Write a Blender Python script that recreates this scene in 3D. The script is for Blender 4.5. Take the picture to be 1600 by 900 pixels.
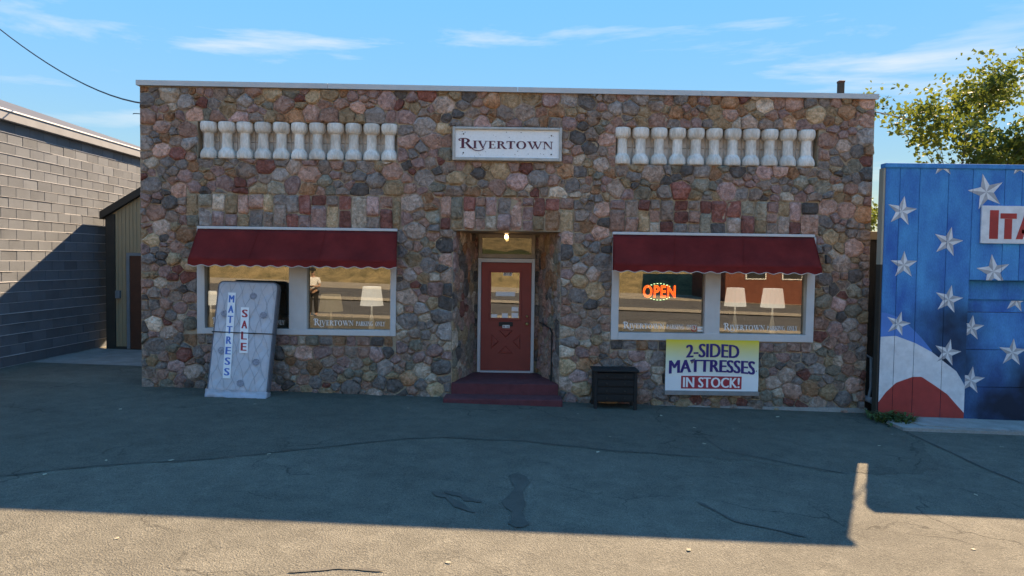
import bpy, bmesh, math, random
import numpy as np
from mathutils import Vector, Matrix, noise
random.seed(7)
for o in list(bpy.data.objects): bpy.data.objects.remove(o)
scene = bpy.context.scene
COL = scene.collection
rad = math.radians

# ------------------------------------------------------------------ camera
FPX, DIST, HCAM = 1067.0, 11.5, 2.27
cam_d = bpy.data.cameras.new('camera'); cam = bpy.data.objects.new('camera', cam_d); COL.objects.link(cam)
cam_d.sensor_width = 36.0; cam_d.lens = 36.0 * FPX / 1600.0; cam_d.clip_start = 0.05; cam_d.clip_end = 2000
CR = Matrix.Rotation(rad(90 - 2.25), 3, 'X') @ Matrix.Rotation(rad(0.8), 3, 'Z')
cam.matrix_world = Matrix.Translation((0, -DIST, HCAM)) @ CR.to_4x4()
scene.camera = cam
CP = Vector((0, -DIST, HCAM))
# survey helper: a measured picture point on the vertical plane at depth Y -> metres
def at(px, py, Y=0.0):
    d = CR @ Vector(((px - 800) / FPX, -(py - 450) / FPX, -1)); t = (Y - CP.y) / d.y
    return CP + d * t
# ------------------------------------------------------------------ sky and sun
SKYP, SKYS, SKYSAT, SUNE, EXPO, WBT = -1.0, 0.135, 1.3, 2.45, 2.6, 11200
SUN = Vector((-3.05, -5.65, -5.27)).normalized()
w = bpy.data.worlds.new('World'); scene.world = w; w.use_nodes = True
nt = w.node_tree; nt.nodes.clear()
N = lambda t, k, **a: (lambda n: ([setattr(n, p, v) for p, v in a.items()], n)[1])(t.nodes.new(k))
out = N(nt, 'ShaderNodeOutputWorld'); bg = N(nt, 'ShaderNodeBackground'); bg.inputs[1].default_value = SKYS
sky = N(nt, 'ShaderNodeTexSky', sky_type='NISHITA', sun_disc=False)
sky.sun_elevation = math.asin(-SUN.z); sky.sun_rotation = math.atan2(-SUN.x, -SUN.y)
sky.air_density = 1.0; sky.dust_density = 0.0; sky.ozone_density = 5.0; sky.altitude = 300
hs = N(nt, 'ShaderNodeHueSaturation'); hs.inputs['Saturation'].default_value = SKYSAT
# sky scaled to even luminance over the whole dome, brightening the shaded side
bw_ = N(nt, 'ShaderNodeRGBToBW'); pw = N(nt, 'ShaderNodeMath', operation='POWER'); pw.inputs[1].default_value = SKYP; sc_ = N(nt, 'ShaderNodeVectorMath', operation='SCALE')
nt.links.new(sky.outputs[0], bw_.inputs[0]); nt.links.new(bw_.outputs[0], pw.inputs[0]); nt.links.new(sky.outputs[0], sc_.inputs[0]); nt.links.new(pw.outputs[0], sc_.inputs['Scale'])
nt.links.new(sc_.outputs[0], hs.inputs['Color'])
tc = N(nt, 'ShaderNodeTexCoord'); mp = N(nt, 'ShaderNodeMapping'); mp.inputs['Scale'].default_value = (1.6, 1.6, 9.0); mp.inputs['Location'].default_value = (1.7, .9, 2.3); mp.inputs['Rotation'].default_value = (0, rad(-12), rad(20))
nz = N(nt, 'ShaderNodeTexNoise'); nz.inputs['Scale'].default_value = 1.5; nz.inputs['Detail'].default_value = 7; nz.inputs['Roughness'].default_value = 0.58; nz.inputs['Distortion'].default_value = 0.5
cr = N(nt, 'ShaderNodeValToRGB'); cr.color_ramp.elements[0].position = 0.52; cr.color_ramp.elements[1].position = 0.86
cr.color_ramp.elements[1].color = (0.62, 0.62, 0.62, 1)
mxc = N(nt, 'ShaderNodeMix', data_type='RGBA')
nt.links.new(tc.outputs['Generated'], mp.inputs[0]); nt.links.new(mp.outputs[0], nz.inputs['Vector']); nt.links.new(nz.outputs[0], cr.inputs[0])
nt.links.new(cr.outputs[0], mxc.inputs[0]); nt.links.new(hs.outputs[0], mxc.inputs[6]); mxc.inputs[7].default_value = (1.7, 1.78, 1.9, 1)
nt.links.new(mxc.outputs[2], bg.inputs[0]); nt.links.new(bg.outputs[0], out.inputs[0])
sl = bpy.data.lights.new('sun', 'SUN'); sl.energy = SUNE; sl.angle = rad(0.5); sl.color = (1, 0.95, 0.88)
so = bpy.data.objects.new('sun', sl); COL.objects.link(so); so.rotation_euler = SUN.to_track_quat('-Z', 'Y').to_euler(); so.location = (10, 20, 20)
scene.view_settings.view_transform = 'Standard'; scene.view_settings.look = 'None'
scene.view_settings.exposure = EXPO; scene.view_settings.gamma = 1
if WBT: scene.view_settings.use_white_balance = True; scene.view_settings.white_balance_temperature = WBT; scene.view_settings.white_balance_tint = 18

# ------------------------------------------------------------------ materials
def mat(name, c, rough=0.8, metal=0.0, var=0.25, scale=6.0, c2=None, bump=0.0, bscale=60.0, emit=0.0, rnd=0.0, spec=0.4, stretch=None, fine=0.0):
    m = bpy.data.materials.new(name); m.use_nodes = True; t = m.node_tree; b = t.nodes['Principled BSDF']
    b.inputs['Roughness'].default_value = rough; b.inputs['Metallic'].default_value = metal
    b.inputs['Specular IOR Level'].default_value = spec
    c2 = c2 or tuple(x * (1 - var) for x in c)
    tcn = t.nodes.new('ShaderNodeTexCoord'); vec = tcn.outputs['Object']
    if stretch:
        mpn = t.nodes.new('ShaderNodeMapping'); mpn.inputs['Scale'].default_value = stretch; t.links.new(vec, mpn.inputs[0]); vec = mpn.outputs[0]
    n = t.nodes.new('ShaderNodeTexNoise'); n.noise_dimensions = '4D'; n.inputs['Scale'].default_value = scale; n.inputs['Detail'].default_value = 6; n.inputs['Roughness'].default_value = 0.62
    t.links.new(vec, n.inputs['Vector'])
    oi = t.nodes.new('ShaderNodeObjectInfo'); mu = t.nodes.new('ShaderNodeMath'); mu.operation = 'MULTIPLY'; mu.inputs[1].default_value = 60
    t.links.new(oi.outputs['Random'], mu.inputs[0]); t.links.new(mu.outputs[0], n.inputs['W'])
    r = t.nodes.new('ShaderNodeValToRGB'); r.color_ramp.elements[0].position = 0.33; r.color_ramp.elements[1].position = 0.67
    r.color_ramp.elements[0].color = (*c2, 1); r.color_ramp.elements[1].color = (*c, 1); t.links.new(n.outputs[0], r.inputs[0])
    col = r.outputs[0]
    if fine:
        f = t.nodes.new('ShaderNodeTexNoise'); f.inputs['Scale'].default_value = bscale; f.inputs['Detail'].default_value = 3; t.links.new(vec, f.inputs['Vector'])
        fr = t.nodes.new('ShaderNodeMapRange'); fr.inputs[1].default_value = 0.3; fr.inputs[2].default_value = 0.7; fr.inputs[3].default_value = 1 - fine; fr.inputs[4].default_value = 1 + fine
        t.links.new(f.outputs[0], fr.inputs[0])
        fm = t.nodes.new('ShaderNodeVectorMath'); fm.operation = 'SCALE'; t.links.new(col, fm.inputs[0]); t.links.new(fr.outputs[0], fm.inputs['Scale']); col = fm.outputs[0]
    if rnd:
        h = t.nodes.new('ShaderNodeHueSaturation'); mr = t.nodes.new('ShaderNodeMapRange'); mr.inputs[3].default_value = 1 - rnd; mr.inputs[4].default_value = 1 + rnd
        t.links.new(oi.outputs['Random'], mr.inputs[0]); t.links.new(mr.outputs[0], h.inputs['Value']); t.links.new(col, h.inputs['Color']); col = h.outputs[0]
    t.links.new(col, b.inputs['Base Color'])
    if emit: t.links.new(col, b.inputs['Emission Color']); b.inputs['Emission Strength'].default_value = emit
    if bump:
        bn = t.nodes.new('ShaderNodeTexNoise'); bn.inputs['Scale'].default_value = bscale; bn.inputs['Detail'].default_value = 5; t.links.new(vec, bn.inputs['Vector'])
        bp = t.nodes.new('ShaderNodeBump'); bp.inputs['Strength'].default_value = bump; bp.inputs['Distance'].default_value = 0.02; t.links.new(bn.outputs[0], bp.inputs['Height']); t.links.new(bp.outputs[0], b.inputs['Normal'])
    return m
def glass_mat(name, fac, tint):
    m = bpy.data.materials.new(name); m.use_nodes = True; t = m.node_tree; t.nodes.clear()
    o = t.nodes.new('ShaderNodeOutputMaterial'); a = t.nodes.new('ShaderNodeBsdfTransparent'); g = t.nodes.new('ShaderNodeBsdfGlossy'); x = t.nodes.new('ShaderNodeMixShader')
    a.inputs[0].default_value = (*tint, 1); g.inputs['Roughness'].default_value = 0.0; g.inputs['Color'].default_value = (.95, 0.93, 0.84, 1); x.inputs[0].default_value = fac
    t.links.new(a.outputs[0], x.inputs[1]); t.links.new(g.outputs[0], x.inputs[2]); t.links.new(x.outputs[0], o.inputs[0]); return m

def stone_mat(i, c):
    m = bpy.data.materials.new('stone_%d' % i); m.use_nodes = True; t = m.node_tree; b = t.nodes['Principled BSDF']; b.inputs['Roughness'].default_value = .8; b.inputs['Specular IOR Level'].default_value = .25
    tcn = t.nodes.new('ShaderNodeTexCoord'); oi = t.nodes.new('ShaderNodeObjectInfo'); mu = t.nodes.new('ShaderNodeMath'); mu.operation = 'MULTIPLY'; mu.inputs[1].default_value = 70; t.links.new(oi.outputs['Random'], mu.inputs[0])
    n = t.nodes.new('ShaderNodeTexNoise'); n.noise_dimensions = '4D'; n.inputs['Scale'].default_value = 11; n.inputs['Detail'].default_value = 10; n.inputs['Roughness'].default_value = .78; n.inputs['Distortion'].default_value = 1.0
    t.links.new(tcn.outputs['Object'], n.inputs['Vector']); t.links.new(mu.outputs[0], n.inputs['W'])
    r = t.nodes.new('ShaderNodeValToRGB'); e = r.color_ramp.elements; g = sum(c) / 3
    e[0].position = .33; e[0].color = (*[x * .22 for x in c], 1); e[1].position = .70; e[1].color = (*[min(.8, (x * .6 + g * .4) * 1.75) for x in c], 1)
    for p, k, w_ in ((.43, .66, 0), (.52, 1.0, 0), (.60, 1.35, .25)): q = e.new(p); q.color = (*[(x * (1 - w_) + g * w_) * k for x in c], 1)
    t.links.new(n.outputs[0], r.inputs[0])
    h = t.nodes.new('ShaderNodeHueSaturation'); mr = t.nodes.new('ShaderNodeMapRange'); mr.inputs[3].default_value = .62; mr.inputs[4].default_value = 1.35; t.links.new(oi.outputs['Random'], mr.inputs[0]); h.inputs['Saturation'].default_value = .98; t.links.new(mr.outputs[0], h.inputs['Value']); t.links.new(r.outputs[0], h.inputs['Color']); t.links.new(h.outputs[0], b.inputs['Base Color'])
    bn = t.nodes.new('ShaderNodeTexNoise'); bn.inputs['Scale'].default_value = 22; bn.inputs['Detail'].default_value = 8; bn.inputs['Roughness'].default_value = .7; t.links.new(tcn.outputs['Object'], bn.inputs['Vector'])
    bp = t.nodes.new('ShaderNodeBump'); bp.inputs['Strength'].default_value = 1; bp.inputs['Distance'].default_value = .05; t.links.new(bn.outputs[0], bp.inputs['Height']); t.links.new(bp.outputs[0], b.inputs['Normal']); return m
STONES = [stone_mat(i, c) for i, c in enumerate([(.50, .325, .25), (.38, .29, .25), (.64, .335, .25), (.36, .115, .085), (.56, .34, .19), (.52, .235, .12), (.80, .57, .42), (.20, .155, .135), (.35, .28, .205), (.53, .29, .245), (.60, .30, .215)])]
SW = [18, 16, 10, 3, 10, 5, 5, 8, 8, 12, 8]
M = {}
M['mortar'] = mat('mortar', (.50, .37, .26), .95, 0, .35, 5, None, .6, 90, fine=.2)
M['conc'] = mat('concrete', (.36, .34, .31), .9, 0, .3, 4, None, .4, 70, fine=.15)
M['balu'] = mat('painted_concrete', (.84, .79, .73), .85, 0, 0, 7, (.54, .45, .37), .6, 40, rnd=.10, stretch=(1, 1, .35), fine=.15)
M['niche'] = mat('niche_block', (.78, .68, .60), .9, 0, .35, 6, None, .6, 40)
M['coping'] = mat('coping_metal', (.50, .50, .50), .45, .3, .12, 3)
M['white'] = mat('sign_white', (.88, .87, .85), .5, 0, 0, 30, (.80, .79, .77))
M['plum'] = mat('plum_paint', (.13, .012, .04), .5)
M['alu'] = mat('window_paint', (.58, .57, .56), .5, 0, .12, 5)
M['glass'] = glass_mat('shop_glass', .155, (.72, .74, .72))
M['decal'] = mat('white_vinyl', (.88, .86, .84), .6, var=.05)
M['awn'] = mat('awning_canvas', (.26, .026, .022), .9, 0, 0, 2.2, (.16, .016, .014), .25, 250, fine=.12, spec=.1)
M['awntrim'] = mat('awning_trim', (.62, .52, .46), .8)
M['door'] = mat('door_paint', (.36, .055, .04), .55, 0, .15, 4)
M['brass'] = mat('brass', (.7, .5, .22), .35, .9)
M['black'] = mat('black_metal', (.02, .02, .02), .5)
M['carpet'] = mat('maroon_carpet', (.22, .05, .055), .98, 0, .3, 7, None, .6, 300, fine=.25)
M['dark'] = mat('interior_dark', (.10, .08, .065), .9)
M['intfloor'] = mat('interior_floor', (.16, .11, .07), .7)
def asphalt(name, c, k=1.0):
    m = mat(name, c, .93, 0, 0, .5, tuple(x * .72 for x in c), .9, 70, fine=.30 * k, spec=.25); t = m.node_tree; b = t.nodes['Principled BSDF']; src = b.inputs['Base Color'].links[0].from_socket
    tcn = t.nodes.new('ShaderNodeTexCoord'); cur = src
    for sc, lo, hi, p0, p1 in ((4.5, .84, 1.12, .3, .7), (26, .92, 1.07, .35, .65), (190, .6, 1.5, .36, .66)):
        n = t.nodes.new('ShaderNodeTexNoise'); n.inputs['Scale'].default_value = sc; n.inputs['Detail'].default_value = 5; t.links.new(tcn.outputs['Object'], n.inputs['Vector'])
        r = t.nodes.new('ShaderNodeMapRange'); r.inputs[1].default_value = p0; r.inputs[2].default_value = p1; r.inputs[3].default_value = 1 + (lo - 1) * k; r.inputs[4].default_value = 1 + (hi - 1) * k; t.links.new(n.outputs[0], r.inputs[0])
        v = t.nodes.new('ShaderNodeVectorMath'); v.operation = 'SCALE'; t.links.new(cur, v.inputs[0]); t.links.new(r.outputs[0], v.inputs['Scale']); cur = v.outputs[0]
    vo = t.nodes.new('ShaderNodeTexVoronoi'); vo.feature = 'DISTANCE_TO_EDGE'; vo.inputs['Scale'].default_value = .62; nd = t.nodes.new('ShaderNodeTexNoise'); nd.inputs['Scale'].default_value = 2.2; nd.inputs['Detail'].default_value = 6
    ad = t.nodes.new('ShaderNodeVectorMath'); ad.operation = 'MULTIPLY_ADD'; ad.inputs[1].default_value = (.55, .55, .55); t.links.new(tcn.outputs['Object'], nd.inputs['Vector']); t.links.new(nd.outputs['Color'], ad.inputs[0]); t.links.new(tcn.outputs['Object'], ad.inputs[2]); t.links.new(ad.outputs[0], vo.inputs['Vector'])
    th = t.nodes.new('ShaderNodeMapRange'); th.inputs[1].default_value = .002; th.inputs[2].default_value = .009; th.inputs[3].default_value = .5; th.inputs[4].default_value = 1; t.links.new(vo.outputs['Distance'], th.inputs[0])
    mk = t.nodes.new('ShaderNodeTexNoise'); mk.inputs['Scale'].default_value = .5; t.links.new(tcn.outputs['Object'], mk.inputs['Vector']); mm = t.nodes.new('ShaderNodeMapRange'); mm.inputs[1].default_value = .5; mm.inputs[2].default_value = .6; t.links.new(mk.outputs[0], mm.inputs[0])
    mx = t.nodes.new('ShaderNodeMix'); mx.inputs[2].default_value = 1; t.links.new(mm.outputs[0], mx.inputs[0]); t.links.new(th.outputs[0], mx.inputs[3])
    v = t.nodes.new('ShaderNodeVectorMath'); v.operation = 'SCALE'; t.links.new(cur, v.inputs[0]); t.links.new(mx.outputs[0], v.inputs['Scale']); cur = v.outputs[0]
    t.links.new(cur, b.inputs['Base Color']); return m
M['asph'] = asphalt('asphalt', (.152, .142, .112)); M['apron'] = asphalt('asphalt_patch', (.132, .123, .096), .9)
M['road'] = mat('road_asphalt', (.13, .125, .12), .92, 0, .25, .6, None, .4, 120, fine=.2)
M['tar'] = mat('crack_tar', (.075, .07, .056), .8, var=.4, scale=3)
M['stain'] = mat('oil_stain', (.10, .093, .075), .85, 0, .4, 4, None, .4, 140, fine=.25)
M['soil'] = mat('dry_ground', (.17, .16, .08), .95, 0, .4, .3)
M['block'] = mat('grey_block', (.155, .175, .195), .92, 0, .3, 1.2, None, .5, 80, rnd=.12, fine=.1)
M['bed'] = mat('mortar_light', (.62, .62, .62), .9)
M['fascia'] = mat('fascia', (.24, .255, .275), .7, 0, .2, 3)
M['roofgrey'] = mat('roof_sheet', (.07, .072, .078), .6, 0, .2, 1)
M['trimw'] = mat('drip_edge_white', (.8, .8, .8), .5)
M['tan'] = mat('tan_siding', (.40, .30, .185), .8, 0, .12, 3)
M['brown'] = mat('dark_brown_trim', (.055, .045, .035), .8)
M['rdoor'] = mat('brown_door', (.12, .04, .022), .6)
M['bgrey'] = mat('blue_grey_frame', (.20, .24, .26), .6)
M['matt'] = mat('mattress_fabric', (.55, .53, .55), .8, 0, .1, 8, None, .2, 200)
M['mattside'] = mat('mattress_border', (.17, .17, .19), .85, 0, .3, 8)
M['medal'] = mat('medallion_print', (.36, .36, .41), .85, var=.5, scale=30)
M['plastic'] = mat('plastic_film', (.42, .45, .50), .25, 0, .2, 9, None, .6, 25)
M['blue'] = mat('blue_print', (.01, .16, .48), .6, var=.05)
M['red'] = mat('red_print', (.55, .035, .05), .6, var=.05)
M['navy'] = mat('navy_print', (.035, .02, .16), .6, var=.05)
M['wood'] = mat('weathered_wood', (.025, .02, .018), .75, 0, .5, 5, None, .5, 60, stretch=(1, 1, 6))
M['batten'] = mat('grey_batten', (.30, .27, .25), .85)
M['shade'] = mat('lamp_shade_white', (.70, .78, .90), .9, var=.03, emit=.2)
M['shade2'] = mat('glowing_cream', (.7, .62, .45), .9, var=.03, emit=.05)
M['ceramic'] = mat('lamp_ceramic', (.6, .58, .52), .3, emit=.03)  # lamp bases carry a faint added glow of their own
M['neon'] = mat('neon_orange', (1, .16, .03), .4, var=.05, emit=.7)
M['neonf'] = mat('neon_inner', (.2, .02, .02), .4, var=.05, emit=.08)
M['neong'] = mat('led_green', (.5, 1, .7), .4, var=.05, emit=.8)
M['oval'] = mat('sign_green', (.01, .09, .05), .5)
M['bulb'] = mat('bulb', (1, .78, .45), .4, var=.02, emit=1.6)
M['starw'] = mat('mural_white', (.74, .75, .76), .7, 0, .25, 6)
M['starg'] = mat('mural_grey', (.44, .45, .47), .7, 0, .4, 6)
M['mred'] = mat('mural_red', (.56, .05, .04), .7, 0, .3, 3)
M['mblue2'] = mat('mural_stripe_blue', (.015, .22, .58), .7, 0, .2, 3)
M['leafg'] = mat('weed_leaf', (.07, .13, .03), .7, 0, .5, 5)
M['bark'] = mat('bark', (.085, .065, .05), .95, 0, .4, 12, None, .5, 40)
M['litter'] = mat('litter_leaf', (.45, .40, .28), .9, rnd=.3)
M['brick'] = mat('red_brick', (.20, .065, .045), .9, 0, .3, 4, None, .4, 60)
M['brush'] = mat('dry_brush', (.33, .245, .13), .95, 0, 0, 1.3, (.12, .10, .05), .9, 8, fine=.4)
M['grass'] = mat('grass', (.07, .085, .032), .95, 0, .4, .7, None, .6, 20)
M['paleconc'] = mat('pale_concrete', (.42, .36, .28), .9, 0, .2, .7)
M['skin'] = mat('skin', (.5, .3, .22), .6); M['cloth_w'] = mat('white_shirt', (.8, .8, .8), .9); M['cloth_k'] = mat('black_trousers', (.02, .02, .022), .9)
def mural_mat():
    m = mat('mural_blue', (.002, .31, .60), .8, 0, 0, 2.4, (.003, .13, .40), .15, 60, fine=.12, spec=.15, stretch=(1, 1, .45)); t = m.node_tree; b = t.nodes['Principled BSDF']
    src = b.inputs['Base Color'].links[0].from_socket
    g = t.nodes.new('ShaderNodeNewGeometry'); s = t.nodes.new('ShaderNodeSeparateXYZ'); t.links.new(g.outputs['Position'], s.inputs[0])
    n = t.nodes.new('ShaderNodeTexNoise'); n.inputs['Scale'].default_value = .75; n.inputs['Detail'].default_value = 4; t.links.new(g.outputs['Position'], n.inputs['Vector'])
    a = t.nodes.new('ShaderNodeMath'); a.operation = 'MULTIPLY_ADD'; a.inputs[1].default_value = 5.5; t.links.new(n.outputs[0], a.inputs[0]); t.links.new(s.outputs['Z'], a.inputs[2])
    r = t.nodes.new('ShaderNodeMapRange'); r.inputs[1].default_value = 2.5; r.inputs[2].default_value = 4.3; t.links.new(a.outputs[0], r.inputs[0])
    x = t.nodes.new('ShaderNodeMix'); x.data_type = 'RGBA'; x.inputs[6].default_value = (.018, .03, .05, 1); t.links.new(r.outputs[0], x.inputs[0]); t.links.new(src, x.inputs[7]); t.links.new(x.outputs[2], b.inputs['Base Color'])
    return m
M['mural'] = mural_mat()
def leaf_mat(name, c, c2):
    m = mat(name, c, .6, 0, 0, 1.2, c2); t = m.node_tree; b = t.nodes['Principled BSDF']
    tr = t.nodes.new('ShaderNodeBsdfTranslucent'); x = t.nodes.new('ShaderNodeMixShader'); x.inputs[0].default_value = .45
    t.links.new(b.inputs['Base Color'].links[0].from_socket, tr.inputs[0]); o = t.nodes['Material Output']
    t.links.new(b.outputs[0], x.inputs[1]); t.links.new(tr.outputs[0], x.inputs[2]); t.links.new(x.outputs[0], o.inputs[0]); return m
M['leaf'] = leaf_mat('maple_leaf', (.20, .22, .03), (.06, .095, .02))
def banner_mat():
    m = mat('banner_print', (.75, .77, .78), .5, var=.03); t = m.node_tree; b = t.nodes['Principled BSDF']
    c = t.nodes.new('ShaderNodeTexCoord'); s = t.nodes.new('ShaderNodeSeparateXYZ'); t.links.new(c.outputs['Generated'], s.inputs[0])
    r = t.nodes.new('ShaderNodeValToRGB'); r.color_ramp.elements[0].position = .25; r.color_ramp.elements[0].color = (.84, .84, .82, 1)
    r.color_ramp.elements[1].position = 1; r.color_ramp.elements[1].color = (.92, .64, .03, 1); e = r.color_ramp.elements.new(.65); e.color = (.74, .73, .48, 1)
    t.links.new(s.outputs['Z'], r.inputs[0]); t.links.new(r.outputs[0], b.inputs['Base Color']); return m
M['banner'] = banner_mat()

# ------------------------------------------------------------------ mesh builder
WO = {}
class MB:
    def __init__(s): s.v = []; s.f = []; s.m = []
    def add(s, vs, fs, mi=0):
        k = len(s.v); s.v += [tuple(p) for p in vs]; s.f += [tuple(i + k for i in f) for f in fs]; s.m += [mi] * len(fs); return s
    def poly(s, vs, mi=0): return s.add(vs, [tuple(range(len(vs)))], mi)
    def box(s, x0, x1, y0, y1, z0, z1, mi=0):
        return s.add([(x0, y0, z0), (x1, y0, z0), (x1, y1, z0), (x0, y1, z0), (x0, y0, z1), (x1, y0, z1), (x1, y1, z1), (x0, y1, z1)],
                     [(0, 3, 2, 1), (4, 5, 6, 7), (0, 1, 5, 4), (1, 2, 6, 5), (2, 3, 7, 6), (3, 0, 4, 7)], mi)
    def bbox(s, x0, x1, y0, y1, z0, z1, b=.01, mi=0):       # bevelled box
        bm = bmesh.new(); bmesh.ops.create_cube(bm, size=1)
        for v in bm.verts: v.co = Vector(((x0 + x1) / 2 + v.co.x * (x1 - x0), (y0 + y1) / 2 + v.co.y * (y1 - y0), (z0 + z1) / 2 + v.co.z * (z1 - z0)))
        bmesh.ops.bevel(bm, geom=bm.edges[:], offset=b, segments=2, affect='EDGES', profile=.5)
        bm.verts.index_update(); s.add([v.co for v in bm.verts], [[v.index for v in f.verts] for f in bm.faces], mi); bm.free(); return s
    def extr(s, poly, d, mi=0):                              # polygon extruded by vector d
        n = len(poly); d = Vector(d); a = [Vector(p) for p in poly]; b = [p + d for p in a]
        return s.add(a + b, [tuple(range(n)), tuple(range(2 * n - 1, n - 1, -1))] + [(i, i + n, (i + 1) % n + n, (i + 1) % n) for i in range(n)], mi)
    def tube(s, pts, r, n=8, mi=0):
        pts = [Vector(p) for p in pts]; rs = r if isinstance(r, (list, tuple)) else [r] * len(pts); k = len(s.v); up = Vector((.13, .27, .95)).normalized()
        for i, p in enumerate(pts):
            d = (pts[min(i + 1, len(pts) - 1)] - pts[max(i - 1, 0)]).normalized(); a = d.cross(up)
            if a.length < 1e-3: a = d.cross(Vector((1, 0, 0)))
            a.normalize(); b = d.cross(a)
            for j in range(n): t = 2 * math.pi * j / n; s.v.append(tuple(p + a * (rs[i] * math.cos(t)) + b * (rs[i] * math.sin(t))))
        fs = [(k + i * n + j, k + i * n + (j + 1) % n, k + (i + 1) * n + (j + 1) % n, k + (i + 1) * n + j) for i in range(len(pts) - 1) for j in range(n)]
        fs += [tuple(k + j for j in range(n))[::-1], tuple(k + (len(pts) - 1) * n + j for j in range(n))]
        s.f += fs; s.m += [mi] * len(fs); return s
    def lathe(s, prof, c, n=20, mi=0):
        k = len(s.v)
        for r, z in prof:
            for j in range(n): t = 2 * math.pi * j / n; s.v.append((c[0] + r * math.cos(t), c[1] + r * math.sin(t), c[2] + z))
        L = len(prof); fs = [(k + i * n + j, k + i * n + (j + 1) % n, k + (i + 1) * n + (j + 1) % n, k + (i + 1) * n + j) for i in range(L - 1) for j in range(n)]
        fs += [tuple(k + j for j in range(n))[::-1], tuple(k + (L - 1) * n + j for j in range(n))]
        s.f += fs; s.m += [mi] * len(fs); return s
    def build(s, name, mats, parent=None, loc=None, smooth=False):
        mats = mats if isinstance(mats, list) else [mats]
        po = WO.get(parent.name, Vector()) if parent else Vector(); wl = Vector(loc) if loc is not None else po
        me = bpy.data.meshes.new(name); me.from_pydata([tuple(Vector(p) - wl) for p in s.v], [], s.f)
        for mm in mats: me.materials.append(M[mm] if isinstance(mm, str) else mm)
        if len(mats) > 1: me.polygons.foreach_set('material_index', s.m)
        if smooth: me.polygons.foreach_set('use_smooth', [True] * len(me.polygons))
        me.update(); o = bpy.data.objects.new(name, me); COL.objects.link(o)
        o.parent = parent; o.location = wl - po; WO[o.name] = wl; return o
def tag(o, label=None, cat=None, group=None, kind=None):
    for k, v in (('label', label), ('category', cat), ('group', group), ('kind', kind)):
        if v: o[k] = v
    return o
def thing(name, loc, label, cat, group=None):
    o = bpy.data.objects.new(name, None); COL.objects.link(o); o.location = loc; WO[o.name] = Vector(loc); o.empty_display_size = .2
    return tag(o, label, cat, group)
def clip(poly, n, d):                                        # keep n.p <= d, poly: list of 2-tuples
    o = []; L = len(poly)
    for i in range(L):
        a = poly[i]; b = poly[(i + 1) % L]; da = n[0] * a[0] + n[1] * a[1] - d; db = n[0] * b[0] + n[1] * b[1] - d
        if da <= 0: o.append(a)
        if (da < 0 < db) or (db < 0 < da): t = da / (da - db); o.append((a[0] + (b[0] - a[0]) * t, a[1] + (b[1] - a[1]) * t))
    return o
def area(p): return .5 * sum(p[i][0] * p[(i + 1) % len(p)][1] - p[(i + 1) % len(p)][0] * p[i][1] for i in range(len(p)))
def inset(p, g):
    q = list(p); L = len(p)
    for i in range(L):
        a, b = p[i], p[(i + 1) % L]; ex, ey = b[0] - a[0], b[1] - a[1]; l = math.hypot(ex, ey)
        if l < 1e-6: continue
        n = (ey / l, -ex / l); q = clip(q, n, n[0] * a[0] + n[1] * a[1] - g)
        if len(q) < 3: return []
    return q
def rubble(x0, x1, z0, z1, holes, r0, r1, seed, asp=1.18):   # power diagram of random stones, polygons in (x, z)
    rg = random.Random(seed); pts = []; tries = 0
    inh = lambda x, z, e: any(a - e < x < b + e and c - e < z < d + e for a, b, c, d in holes)
    while tries < 16000:
        tries += 1; x = rg.uniform(x0, x1); z = rg.uniform(z0, z1); r = rg.uniform(r1 * .85, r1 * 1.2) if tries < 260 else rg.uniform(r0, r1) if tries < 4000 else rg.uniform(r0 * .6, r0 * 1.1)
        if inh(x, z, .03): continue
        if all(((x - p[0]) ** 2 + ((z - p[1]) * asp) ** 2) > (.92 * (r + p[2])) ** 2 for p in pts): pts.append((x, z, r))
    P = np.array(pts)
    def cells(P):
        out = []
        for i, (x, z, r) in enumerate(P):
            c = [(x0, z0), (x1, z0), (x1, z1), (x0, z1)]; dx = P[:, 0] - x; dz = (P[:, 1] - z) * asp; dd = dx * dx + dz * dz
            for j in np.argsort(dd)[1:26]:
                if dd[j] > 1.4: break
                n = (2 * dx[j], 2 * dz[j] * asp); dcon = dd[j] + r * r - P[j, 2] ** 2 + 2 * dx[j] * x + 2 * dz[j] * asp * z
                c = clip(c, n, dcon)
                if len(c) < 3: break
            for a, b, cc, d in holes:
                if len(c) < 3: break
                if max(q[0] for q in c) > a and min(q[0] for q in c) < b and max(q[1] for q in c) > cc and min(q[1] for q in c) < d:
                    opts = [clip(c, n_, d_) for n_, d_ in (((1, 0), a), ((-1, 0), -b), ((0, 1), cc), ((0, -1), -d)) if n_[0] * x + n_[1] * z < d_] or [[]]; c = max(opts, key=lambda q: abs(area(q)) if len(q) > 2 else 0)
            out.append(c)
        return out
    for it in range(2):
        for i, c in enumerate(cells(P)):
            if len(c) > 2: P[i, 0] += .6 * (sum(q[0] for q in c) / len(c) - P[i, 0]); P[i, 1] += .6 * (sum(q[1] for q in c) / len(c) - P[i, 1])
    return [c for c in cells(P) if len(c) > 2 and abs(area(c)) > .006]
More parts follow.
